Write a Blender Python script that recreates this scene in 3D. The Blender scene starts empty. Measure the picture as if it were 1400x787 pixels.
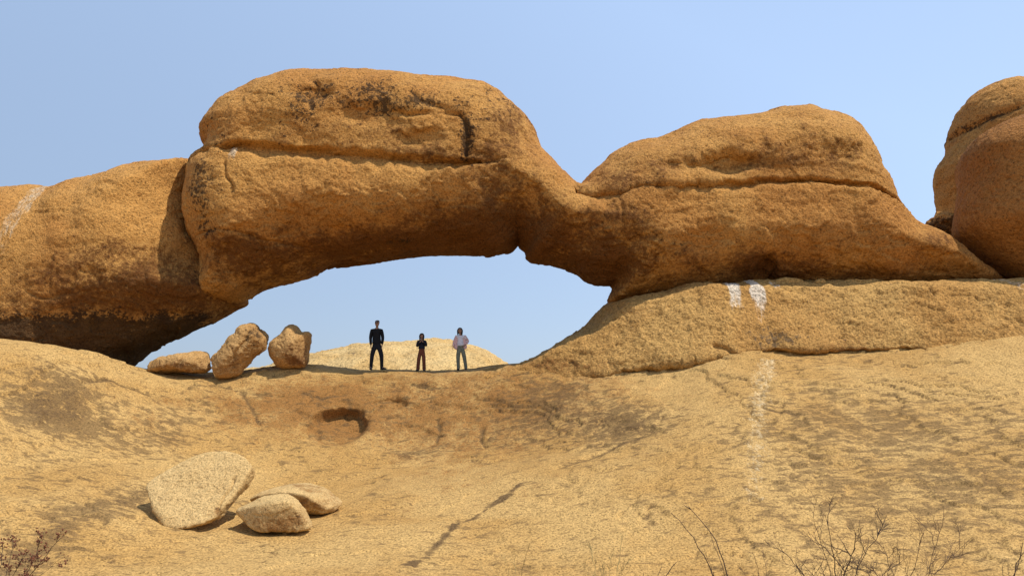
import bpy, bmesh, math, random
import numpy as np
from mathutils import Vector
import openvdb

# ------------------------------------------------------------------ camera, sky, sun
F, CU, CV = 1018.0, 700.0, 393.5          # focal length and picture centre used for measuring
PITCH = math.radians(7.64)
CP, SP = math.cos(PITCH), math.sin(PITCH)
scene = bpy.context.scene
COL = scene.collection

cam_data = bpy.data.cameras.new('camera')
cam_data.sensor_width = 36.0
cam_data.lens = F * 36.0 / 1400.0
cam_data.clip_start = 0.1
cam_data.clip_end = 20000
cam = bpy.data.objects.new('camera', cam_data)
cam.rotation_euler = (math.radians(90) + PITCH, 0, 0)
COL.objects.link(cam)
scene.camera = cam

SUN = Vector((0.45, -0.235, 0.86)).normalized()
world = bpy.data.worlds.new('World')
scene.world = world
world.use_nodes = True
wn = world.node_tree
wn.nodes.clear()
sky = wn.nodes.new('ShaderNodeTexSky')
sky.sky_type = 'NISHITA'
sky.sun_disc = False
sky.sun_elevation = math.asin(SUN.z)
sky.sun_rotation = math.atan2(SUN.x, SUN.y)
sky.altitude = 1500
sky.air_density = 1.0
sky.dust_density = 1.6
sky.ozone_density = 1.5
bg = wn.nodes.new('ShaderNodeBackground')
bg.inputs['Strength'].default_value = 0.15
wo = wn.nodes.new('ShaderNodeOutputWorld')
# dusty dry-season air: the gradient is flatter and paler than clear air, and brighter towards the sun
gm = wn.nodes.new('ShaderNodeGamma')
gm.inputs['Gamma'].default_value = 0.3
wn.links.new(sky.outputs[0], gm.inputs[0])
geo = wn.nodes.new('ShaderNodeTexCoord')
dot = wn.nodes.new('ShaderNodeVectorMath')
dot.operation = 'DOT_PRODUCT'
wn.links.new(geo.outputs['Generated'], dot.inputs[0])
dot.inputs[1].default_value = SUN
glow = wn.nodes.new('ShaderNodeMath')
glow.operation = 'MULTIPLY_ADD'
glow.inputs[1].default_value = 0.78
glow.inputs[2].default_value = 0.99
wn.links.new(dot.outputs['Value'], glow.inputs[0])
glow_top = wn.nodes.new('ShaderNodeMath')
glow_top.operation = 'MINIMUM'
glow_top.inputs[1].default_value = 1.2
wn.links.new(glow.outputs[0], glow_top.inputs[0])
tint = wn.nodes.new('ShaderNodeVectorMath')
tint.operation = 'MULTIPLY'
tint.inputs[1].default_value = (2.58, 3.06, 3.80)
wn.links.new(gm.outputs[0], tint.inputs[0])
air = wn.nodes.new('ShaderNodeVectorMath')
air.operation = 'SCALE'
wn.links.new(tint.outputs[0], air.inputs[0])
wn.links.new(glow_top.outputs[0], air.inputs['Scale'])
wn.links.new(air.outputs[0], bg.inputs[0])
wn.links.new(bg.outputs[0], wo.inputs[0])

sl = bpy.data.lights.new('sun', 'SUN')
sl.energy = 4.6
sl.angle = math.radians(0.53)
sl.color = (1.0, 0.95, 0.87)
so = bpy.data.objects.new('sun', sl)
so.rotation_euler = SUN.to_track_quat('Z', 'Y').to_euler()
so.location = (20, -20, 40)
COL.objects.link(so)

vs = scene.view_settings
vs.view_transform = 'Standard'
vs.look = 'None'
vs.exposure = 0.0
vs.gamma = 1.0
vs.use_curve_mapping = False
scene.cycles.max_bounces = 6
scene.cycles.diffuse_bounces = 4

RNG = np.random.default_rng(7)

# ------------------------------------------------------------------ helpers
def at(u, v, Y):
    """point at distance Y ahead seen at photograph position (u, v)"""
    xc, yc = (u - CU) / F, (CV - v) / F
    dy, dz = CP - yc * SP, SP + yc * CP
    return np.array((xc * Y / dy, Y, dz * Y / dy))

def xz(pts, Y):
    return np.array([at(u, v, Y)[[0, 2]] for u, v in pts])

_perm = np.random.default_rng(3).permutation(256).astype(np.int32)
_perm = np.concatenate([_perm, _perm])
_val = np.random.default_rng(5).uniform(-1, 1, 256).astype(np.float32)

def noise3(p):
    """smooth value noise, -1..1, p is (n,3)"""
    i = np.floor(p).astype(np.int32)
    f = (p - i).astype(np.float32)
    w = f * f * f * (f * (f * 6 - 15) + 10)
    i &= 255
    j = (i + 1) & 255
    x0, y0, z0 = i.T
    x1, y1, z1 = j.T
    P = _perm
    a0, a1 = P[x0], P[x1]
    def c(a, y, z): return _val[P[P[a + y] + z]]
    wx, wy, wz = w.T
    l = lambda a, b, t: a + (b - a) * t
    return l(l(l(c(a0, y0, z0), c(a1, y0, z0), wx), l(c(a0, y1, z0), c(a1, y1, z0), wx), wy),
             l(l(c(a0, y0, z1), c(a1, y0, z1), wx), l(c(a0, y1, z1), c(a1, y1, z1), wx), wy), wz)

_rot = np.array([[0.00, 0.80, 0.60], [-0.80, 0.36, -0.48], [-0.60, -0.48, 0.64]])

def fbm(p, octv=4, gain=0.5, lac=2.03):
    s, a, t = 0.0, 1.0, 0.0
    q = np.asarray(p, dtype=np.float64)
    for k in range(octv):
        s = s + a * noise3(q)
        t += a
        a *= gain
        q = q @ _rot.T * lac + 13.7
    return s / t

def ridged(p, octv=3):
    s, a, t = 0.0, 1.0, 0.0
    q = np.asarray(p, dtype=np.float64)
    for k in range(octv):
        s = s + a * (1 - np.abs(noise3(q)) * 2)
        t += a
        a *= 0.5
        q = q @ _rot.T * 2.1 + 7.3
    return s / t

def sstep(x, a, b):
    t = np.clip((x - a) / (b - a), 0, 1)
    return t * t * (3 - 2 * t)

def chaikin(pts, n=2):
    p = np.asarray(pts, float)
    for _ in range(n):
        q = np.roll(p, -1, axis=0)
        a, b = p * .75 + q * .25, p * .25 + q * .75
        p = np.stack([a, b], 1).reshape(-1, 2)
    return p

def poly_dist(X, Z, poly):
    """signed distance to closed outline, positive inside"""
    best = np.full(X.shape, 1e9, np.float32)
    inside = np.zeros(X.shape, bool)
    n = len(poly)
    for k in range(n):
        ax, az = poly[k]
        bx, bz = poly[(k + 1) % n]
        ex, ez = bx - ax, bz - az
        L = ex * ex + ez * ez + 1e-12
        t = np.clip(((X - ax) * ex + (Z - az) * ez) / L, 0, 1)
        dx, dz = X - ax - t * ex, Z - az - t * ez
        np.minimum(best, dx * dx + dz * dz, out=best)
        if az != bz:
            cr = ((az > Z) != (bz > Z)) & (X < ex * (Z - az) / (bz - az) + ax)
            inside ^= cr
    d = np.sqrt(best)
    return np.where(inside, d, -d)

def line_dist(x, z, pts):
    """distance to an open polyline, and the position along it 0..1"""
    best = np.full(x.shape, 1e9)
    tt = np.zeros(x.shape)
    n = len(pts) - 1
    for k in range(n):
        ax, az = pts[k]
        bx, bz = pts[k + 1]
        ex, ez = bx - ax, bz - az
        t = np.clip(((x - ax) * ex + (z - az) * ez) / (ex * ex + ez * ez + 1e-12), 0, 1)
        d = (x - ax - t * ex) ** 2 + (z - az - t * ez) ** 2
        m = d < best
        best = np.where(m, d, best)
        tt = np.where(m, (k + t) / n, tt)
    return np.sqrt(best), tt

def blur2(a, n):
    for _ in range(n):
        b = np.pad(a, 1, mode='edge')
        a = (b[1:-1, 1:-1] * 2 + b[:-2, 1:-1] + b[2:, 1:-1] + b[1:-1, :-2] + b[1:-1, 2:]) / 6
    return a

def frame_at(u, v, Y, tilt, yaw):
    """centre and rotation of a slab leaning back by tilt and turned by yaw (degrees)"""
    t, w = math.radians(tilt), math.radians(yaw)
    rx = np.array([[1, 0, 0], [0, math.cos(t), math.sin(t)], [0, -math.sin(t), math.cos(t)]])
    rz = np.array([[math.cos(w), -math.sin(w), 0], [math.sin(w), math.cos(w), 0], [0, 0, 1]])
    return at(u, v, Y), rz @ rx

def local_outline(pts, c, M):
    out = []
    for u, v in pts:
        d = at(u, v, 1.0)
        n = M[:, 1]
        out.append(M.T @ (d * (c @ n) / (d @ n) - c))
    return np.array(out)[:, [0, 2]]

class Block:
    """a rounded body: an outline in the x-z plane at depth Y0, rounded over R towards its rim, half thickness H"""
    def __init__(s, pts, Y0, R, H, lean=0.0, yc=None, smooth=2, blur=3, Rf=None, pw=2.0, fr=None):
        s.pts, s.Y0, s.R, s.H, s.lean, s.ycf, s.smooth, s.blur, s.Rf, s.pw = pts, Y0, R, H, lean, yc, smooth, blur, Rf, pw
        s.poly = chaikin(xz(pts, Y0) if fr is None else local_outline(pts, *fr), smooth)
    def bounds(s):
        return s.poly[:, 0].min(), s.poly[:, 0].max(), s.poly[:, 1].min(), s.poly[:, 1].max()
    def field(s, gx, gy, gz):
        X, Z = np.meshgrid(gx, gz, indexing='ij')
        d = poly_dist(X, Z, s.poly)
        if s.blur: d = blur2(d, s.blur)
        R = s.R if s.Rf is None else s.Rf(X, Z)
        e = np.maximum(1 - d / R, 0).astype(np.float32)
        zc = (s.poly[:, 1].min() + s.poly[:, 1].max()) / 2
        yc = s.Y0 + s.lean * (Z - zc)
        if s.ycf is not None: yc = yc + s.ycf(X, Z)
        yy = (np.abs((gy[None, :, None] - yc[:, None, :]) / s.H)).astype(np.float32)
        f = (e[:, None, :] ** s.pw + yy ** s.pw) ** (1 / s.pw) - 1
        return f * min(s.R, s.H)

def smin(a, b, k):
    h = np.maximum(k - np.abs(a - b), 0) / k
    return np.minimum(a, b) - h * h * k * 0.25

def iso_mesh(f, org, h):
    g = openvdb.FloatGrid(3 * h)
    g.copyFromArray(np.ascontiguousarray(np.clip(f, -3 * h, 3 * h), dtype=np.float32), tolerance=0.0)
    pts, quads = g.convertToQuads(0.0)
    return pts.astype(np.float64) * h + org, quads.astype(np.int32)

def raw_mesh(name, v, q):
    me = bpy.data.meshes.new(name)
    q = np.asarray(q, np.int32)
    k = q.shape[1]
    me.vertices.add(len(v))
    me.vertices.foreach_set('co', np.asarray(v, np.float32).ravel())
    me.loops.add(q.size)
    me.loops.foreach_set('vertex_index', q.ravel())
    me.polygons.add(len(q))
    me.polygons.foreach_set('loop_start', np.arange(0, q.size, k, dtype=np.int32))
    me.update(calc_edges=True)
    return me

def normals(v, q):
    a, b, c, d = v[q[:, 0]], v[q[:, 1]], v[q[:, 2]], v[q[:, 3]]
    fn = np.cross(c - a, d - b)
    n = np.zeros_like(v)
    for k in range(4):
        for i in range(3):
            n[:, i] += np.bincount(q[:, k], fn[:, i], len(v))
    return n / (np.linalg.norm(n, axis=1, keepdims=True) + 1e-12)

def link(name, me, mat, parent=None, smooth=True, loc=None):
    o = bpy.data.objects.new(name, me)
    COL.objects.link(o)
    if mat is not None and not me.materials: me.materials.append(mat)
    if smooth: me.polygons.foreach_set('use_smooth', np.ones(len(me.polygons), bool))
    if loc is not None: o.location = loc
    if parent is not None: o.parent = parent
    return o

def paint(me, stain):
    a = me.color_attributes.new('stain', 'FLOAT_COLOR', 'POINT')
    c = np.ones((len(me.vertices), 4), np.float32)
    c[:, :3] = np.clip(stain, 0, 1)
    a.data.foreach_set('color', c.ravel())

def tag(o, label=None, cat=None, group=None, kind=None):
    if label: o['label'] = label
    if cat: o['category'] = cat
    if group: o['group'] = group
    if kind: o['kind'] = kind
    return o

def empty(name, loc, label, cat, group=None):
    o = bpy.data.objects.new(name, None)
    COL.objects.link(o)
    o.location = loc
    o.empty_display_size = 0.3
    return tag(o, label, cat, group)

# ------------------------------------------------------------------ materials
def nodes(mat):
    mat.use_nodes = True
    nt = mat.node_tree
    nt.nodes.clear()
    return nt

class NB:
    def __init__(s, nt): s.nt = nt
    def n(s, t, **kw):
        x = s.nt.nodes.new(t)
        for k, v in kw.items(): setattr(x, k, v)
        return x
    def put(s, sock, v):
        if hasattr(v, 'is_output') or isinstance(v, bpy.types.NodeSocket): s.nt.links.new(v, sock)
        else: sock.default_value = v
    def math(s, op, a, b=0.0, c=0.0, clamp=False):
        x = s.n('ShaderNodeMath', operation=op, use_clamp=clamp)
        for i, v in enumerate((a, b, c)): s.put(x.inputs[i], v)
        return x.outputs[0]
    def noise(s, vec, scale, detail=6, rough=0.55, dist=0.0):
        x = s.n('ShaderNodeTexNoise')
        s.put(x.inputs['Vector'], vec)
        x.inputs['Scale'].default_value = scale
        x.inputs['Detail'].default_value = detail
        x.inputs['Roughness'].default_value = rough
        x.inputs['Distortion'].default_value = dist
        return x.outputs['Fac']
    def vor(s, vec, scale, feature='F1'):
        x = s.n('ShaderNodeTexVoronoi', feature=feature)
        s.put(x.inputs['Vector'], vec)
        x.inputs['Scale'].default_value = scale
        return x.outputs['Distance']
    def ramp(s, v, a, b):
        x = s.n('ShaderNodeMapRange', interpolation_type='SMOOTHSTEP')
        s.put(x.inputs['Value'], v)
        x.inputs['From Min'].default_value = a
        x.inputs['From Max'].default_value = b
        return x.outputs['Result']
    def mix(s, f, a, b, mode='MIX'):
        x = s.n('ShaderNodeMix', data_type='RGBA', blend_type=mode)
        s.put(x.inputs[0], f)
        for i, v in ((6, a), (7, b)):
            s.put(x.inputs[i], v if not isinstance(v, tuple) else (*v[:3], 1.0))
        return x.outputs[2]
    def mapping(s, vec, rot=(0, 0, 0), scale=(1, 1, 1)):
        x = s.n('ShaderNodeMapping')
        s.put(x.inputs['Vector'], vec)
        x.inputs['Rotation'].default_value = rot
        x.inputs['Scale'].default_value = scale
        return x.outputs[0]

def granite(name, base, base2, varn_shade, dark, white=(0.60, 0.50, 0.35), grain=1.0, bump=1.0, speck=0.5, varn_bias=0.0, streaks=False, patch=1.0, g1c=0.55):
    """weathered granite: R of 'stain' = brown desert varnish and painted shade, G = near black crust and painted shade, B = pale wash"""
    m = bpy.data.materials.new(name)
    nt = nodes(m)
    b = NB(nt)
    co = b.n('ShaderNodeTexCoord').outputs['Object']
    st = b.n('ShaderNodeAttribute', attribute_name='stain')
    sep = b.n('ShaderNodeSeparateColor')
    nt.links.new(st.outputs['Color'], sep.inputs[0])
    R, G, B = sep.outputs
    n_big = b.noise(co, 0.33 * patch, 5, 0.55, 0.4)
    n_mid = b.noise(co, 1.5 * patch, 9, 0.66, 0.3)
    n_fin = b.noise(co, 7.0 * grain, 8, 0.7)
    n_g1 = b.noise(co, 13.0 * grain, 3, 0.65)
    n_grn = b.noise(co, 36.0 * grain, 2, 0.6)
    col = b.mix(b.ramp(n_big, 0.36, 0.66), base, base2)
    # brown varnish and painted shade, broken up
    vm = b.math('ADD', R, b.math('MULTIPLY', b.math('SUBTRACT', n_mid, 0.5), 1.5))
    vm = b.math('ADD', vm, b.math('MULTIPLY', b.math('SUBTRACT', n_fin, 0.5), 1.9))
    vm = b.math('ADD', vm, b.math('MULTIPLY', b.math('SUBTRACT', n_g1, 0.5), 0.8))
    vm = b.math('ADD', vm, varn_bias)
    vm = b.math('ADD', b.math('MULTIPLY', b.ramp(vm, 0.28, 0.70), 0.50), b.math('MULTIPLY', b.ramp(vm, 0.05, 0.95), 0.44))
    col = b.mix(vm, col, varn_shade)
    # blackish crust, lichen and painted shade
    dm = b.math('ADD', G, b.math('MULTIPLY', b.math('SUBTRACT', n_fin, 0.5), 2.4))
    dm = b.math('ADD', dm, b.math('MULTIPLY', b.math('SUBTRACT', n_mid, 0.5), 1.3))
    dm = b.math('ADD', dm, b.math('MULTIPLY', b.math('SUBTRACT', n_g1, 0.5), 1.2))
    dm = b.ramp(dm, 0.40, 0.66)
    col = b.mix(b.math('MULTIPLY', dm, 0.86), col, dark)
    if streaks:
        mv = b.mapping(co, rot=(0, 0, math.radians(-30)), scale=(0.62, 1.35, 1.35))
        ns = b.noise(mv, 4.4, 7, 0.62, 0.25)
        nl = b.noise(co, 0.17, 3, 0.5)
        ns = b.math('ADD', ns, b.math('MULTIPLY', G, 0.42))
        ns = b.math('ADD', ns, b.math('MULTIPLY', b.math('SUBTRACT', n_g1, 0.5), 0.28))
        ns = b.math('ADD', ns, b.math('MULTIPLY', b.math('SUBTRACT', n_fin, 0.5), 0.25))
        sm = b.ramp(b.math('ADD', ns, b.math('MULTIPLY', b.math('SUBTRACT', nl, 0.5), 0.35)), 0.56, 0.655)
        col = b.mix(b.math('MULTIPLY', sm, 0.66), col, dark)
        n5 = b.noise(co, 8.0, 8, 0.72, 0.1)
        col = b.mix(b.math('MULTIPLY', b.ramp(n5, 0.54, 0.66), 0.26), col, dark)
    n_run = b.noise(b.mapping(co, scale=(7.0, 3.0, 0.7)), 1.6, 6, 0.7, 0.2)
    wm = b.math('ADD', B, b.math('MULTIPLY', b.math('SUBTRACT', n_run, 0.5), 1.2))
    wm = b.ramp(b.math('ADD', wm, b.math('MULTIPLY', b.math('SUBTRACT', n_fin, 0.5), 0.6)), 0.24, 0.70)
    wm = b.math('MULTIPLY', wm, b.ramp(B, 0.03, 0.15))
    col = b.mix(b.math('MULTIPLY', wm, 0.66), col, white)
    # crystals
    sp = b.math('MULTIPLY_ADD', b.math('SUBTRACT', n_grn, 0.5), 2.2 * speck, 1.0)
    sp2 = b.math('MULTIPLY_ADD', b.math('SUBTRACT', n_fin, 0.5), 1.0 * speck, 1.0)
    sp3 = b.math('MULTIPLY_ADD', b.ramp(n_g1, 0.36, 0.58), g1c * speck, 1.0 - 0.55 * g1c * speck)
    pit = b.math('MULTIPLY_ADD', b.ramp(n_g1, 0.30, 0.40), 0.45, 0.55)
    k = b.math('MAXIMUM', b.math('MULTIPLY', b.math('MULTIPLY', b.math('MULTIPLY', sp, sp2), sp3), pit), 0.10)
    cc = b.n('ShaderNodeCombineColor')
    for i in range(3): nt.links.new(k, cc.inputs[i])
    col = b.mix(1.0, col, cc.outputs[0], 'MULTIPLY')
    bs = b.n('ShaderNodeBsdfPrincipled')
    nt.links.new(col, bs.inputs['Base Color'])
    bs.inputs['Roughness'].default_value = 0.9
    bs.inputs['Specular IOR Level'].default_value = 0.15
    h = b.math('ADD', b.math('MULTIPLY', n_mid, 0.10), b.math('MULTIPLY', n_fin, 0.055))
    h = b.math('ADD', h, b.math('MULTIPLY', n_g1, 0.065 / max(grain, .5)))
    h = b.math('ADD', h, b.math('MULTIPLY', n_grn, 0.020 / max(grain, .5)))
    pits = b.ramp(b.vor(co, 4.5 * grain), 0.05, 0.35)
    h = b.math('ADD', h, b.math('MULTIPLY', pits, 0.012))
    bp = b.n('ShaderNodeBump')
    bp.inputs['Strength'].default_value = 1.0
    bp.inputs['Distance'].default_value = 1.0 * bump
    nt.links.new(h, bp.inputs['Height'])
    nt.links.new(bp.outputs[0], bs.inputs['Normal'])
    out = b.n('ShaderNodeOutputMaterial')
    nt.links.new(bs.outputs[0], out.inputs[0])
    return m

def simple(name, col, rough=0.8, var=0.25, scale=30, bump=0.002):
    m = bpy.data.materials.new(name)
    nt = nodes(m)
    b = NB(nt)
    co = b.n('ShaderNodeTexCoord').outputs['Object']
    nz = b.noise(co, scale, 4, 0.6)
    d = tuple(c * (1 - var) for c in col)
    l = tuple(min(1, c * (1 + var)) for c in col)
    c = b.mix(b.ramp(nz, 0.3, 0.7), d, l)
    bs = b.n('ShaderNodeBsdfPrincipled')
    nt.links.new(c, bs.inputs['Base Color'])
    bs.inputs['Roughness'].default_value = rough
    bs.inputs['Specular IOR Level'].default_value = 0.25
    bp = b.n('ShaderNodeBump')
    bp.inputs['Distance'].default_value = bump
    nt.links.new(nz, bp.inputs['Height'])
    nt.links.new(bp.outputs[0], bs.inputs['Normal'])
    out = b.n('ShaderNodeOutputMaterial')
    nt.links.new(bs.outputs[0], out.inputs[0])
    return m

VARN_SHADE = (0.120, 0.046, 0.012)  # varnish brown, deepened so it also paints shade on lower faces
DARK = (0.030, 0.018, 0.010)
M_ARCH = granite('arch_granite', (0.49, 0.248, 0.067), (0.41, 0.184, 0.045), VARN_SHADE, DARK, grain=1.1, bump=1.15, speck=0.78)
M_ROUND = granite('brown_granite', (0.36, 0.158, 0.040), (0.285, 0.118, 0.029), VARN_SHADE, DARK, grain=0.9, bump=1.2, speck=0.7, varn_bias=-0.22)
M_GROUND = granite('slab_granite', (0.440, 0.272, 0.096), (0.375, 0.213, 0.065), (0.235, 0.108, 0.029), (0.110, 0.064, 0.027),
                   white=(0.64, 0.50, 0.29), grain=1.9, bump=0.42, speck=0.72, varn_bias=-0.10, streaks=True, g1c=0.85)
M_SHELF = granite('shelf_granite', (0.47, 0.275, 0.088), (0.40, 0.210, 0.060), (0.22, 0.100, 0.028), (0.10, 0.064, 0.034), white=(0.72, 0.66, 0.55),
                  grain=1.0, bump=1.0, speck=0.85, varn_bias=-0.05)
M_PALE = granite('pale_granite', (0.52, 0.350, 0.150), (0.46, 0.292, 0.112), (0.24, 0.12, 0.038), (0.10, 0.064, 0.034), grain=2.4, bump=0.45, speck=0.8, varn_bias=-0.18)
M_LEDGE = granite('ledge_boulder_granite', (0.46, 0.275, 0.105), (0.36, 0.19, 0.062), (0.14, 0.058, 0.018), (0.04, 0.025, 0.014), grain=1.5, bump=0.5, speck=0.7)
M_HILL = granite('far_granite', (0.56, 0.38, 0.16), (0.48, 0.30, 0.11), (0.28, 0.15, 0.05), (0.15, 0.10, 0.05), grain=0.32, bump=1.6, speck=0.7, varn_bias=-0.05)

# ------------------------------------------------------------------ the bedrock: one sheet out to the horizon
CTRL = [  # u, v, distance
 # crest of the saddle and the ledge
 (-300,465,18),(-150,470,19.5),(0,479,20.5),(70,486,21),(130,498,22),(180,506,24),(210,512.5,24.5),(290,516,24.5),(350,508,24.8),(400,502,25),
 (430,505,25),(470,512,25),(514,516,24.6),(576,519,24.6),(629,516,24.6),(660,511,24.8),(690,502,25),
 (514,508,26.2),(576,510.5,26.2),(629,508,26.2),(514,507.5,27),(576,509.5,27),(629,507.5,27),(410,500,26.5),(340,510,26.5),(250,513,26.5),
 # scoop below the ledge
 (0,540,19),(150,545,21),(300,560,22.7),(450,560,23.2),(560,560,23.3),(650,555,23.2),(720,548,23),(830,535,22.6),(940,520,22.2),
 (0,600,17.3),(150,600,19.2),(300,600,21.2),(450,600,22),(560,600,22.1),(680,600,21.4),(800,595,20.4),(900,580,19.6),
 (0,650,15.6),(150,645,17),(300,640,19),(450,640,20.2),(560,640,20),(680,640,18.6),(800,640,17.4),
 (0,705,13.8),(150,700,14.8),(270,727,14.9),(400,715,15.6),(560,700,16.4),(700,700,15.8),(850,700,15.2),
 (0,787,11.5),(200,787,11.8),(400,787,12.2),(600,787,12.4),(800,787,12.5),(1000,787,12.5),(1200,787,12.4),(1400,787,12.2),
 # long slope on the right
 (1000,493,22.5),(1100,493,22.4),(1200,491,22.1),(1300,482,21.7),(1400,473,21.2),(1550,462,20.5),
 (1000,540,20.3),(1100,550,19.7),(1250,550,19.2),(1400,540,19.0),(1550,535,18.4),
 (1000,600,17.9),(1150,600,17.6),(1300,600,17.2),(1450,590,17.0),
 (1000,660,15.9),(1150,660,15.7),(1300,660,15.4),(1450,650,15.2),
 (1000,720,14.2),(1200,720,14.0),(1400,715,13.9),
]
_c = np.array([at(*c) for c in CTRL])
_x = [(-18,6,-1.9),(-14,3,-1.8),(14,3,-1.7),(18,8,-1.6),(-4,5,-1.66),(-2,5,-1.66),(0,5,-1.66),(2,5,-1.66),(4,5,-1.66),(-4,7,-2.05),(0,7,-2.05),(4,7,-2.05),(-5,9,-2.6),(0,9,-2.65),(5,9,-2.65),(0,2,-1.66),(-5,0,-1.7),(5,0,-1.65),(0,-6,-1.8),(-12,-8,-2),(12,-8,-1.8),
      (-12,28,0.1),(-9,27.5,0.4),(-15,27,.2),(-6,29,0.35),(-2,29.5,0.3),(0,29,0.25),(4,28,0.8),(8,27,1.6),(14,26,1.9),(22,24,2.1),(-20,24,1.5),(-24,16,.2),
      (-3,33,-1.6),(4,33,-.6),(12,33,.3),(-12,34,-.6),(24,14,.9)]
CT = np.vstack([_c, np.array(_x, float)])

def tps_fit(P, z, lam):
    d = np.linalg.norm(P[:, None] - P[None], axis=2)
    K = np.where(d > 0, d * d * np.log(d + 1e-9), 0) + lam * np.eye(len(P))
    A = np.zeros((len(P) + 3,) * 2)
    A[:-3, :-3] = K
    Q = np.c_[np.ones(len(P)), P]
    A[:-3, -3:] = Q
    A[-3:, :-3] = Q.T
    return np.linalg.solve(A, np.r_[z, 0, 0, 0])
_TP = CT[:, :2] * 0.1
_TW = tps_fit(_TP, CT[:, 2], 0.004)

def ground_z(x, y):
    x, y = np.atleast_1d(np.asarray(x, float)), np.atleast_1d(np.asarray(y, float))
    xx, yy = np.clip(x, -26, 26), np.clip(y, -9, 34)
    out = _TW[-3] + _TW[-2] * xx * .1 + _TW[-1] * yy * .1
    for (px, py), w in zip(_TP, _TW[:-3]):
        r2 = (xx * .1 - px) ** 2 + (yy * .1 - py) ** 2
        out = out + w * 0.5 * r2 * np.log(r2 + 1e-12)
    ov = np.sqrt((x - xx) ** 2 + (y - yy) ** 2)
    t = sstep(ov, 0, 30)
    return out * (1 - t) + (-7.0) * t

def gz(x, y): return float(ground_z(x, y)[0])

def hit(u, v):
    """where the slab is seen at (u, v)"""
    r = at(u, v, 1.0)
    t = np.linspace(8, 27, 1500)
    k = np.argmax(ground_z(r[0] * t, t) > r[2] * t)
    return np.array((r[0] * t[k], t[k], r[2] * t[k]))

PIT = [  # hollows weathered into the scoop: u, v, distance, radius x, radius z, depth
 (461, 588, 22.5, 1.0, .60, .62, 1), (533, 556, 23.5, .62, .22, .12, 0), (1290, 560, 16, .8, .3, .06, 0)]

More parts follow.
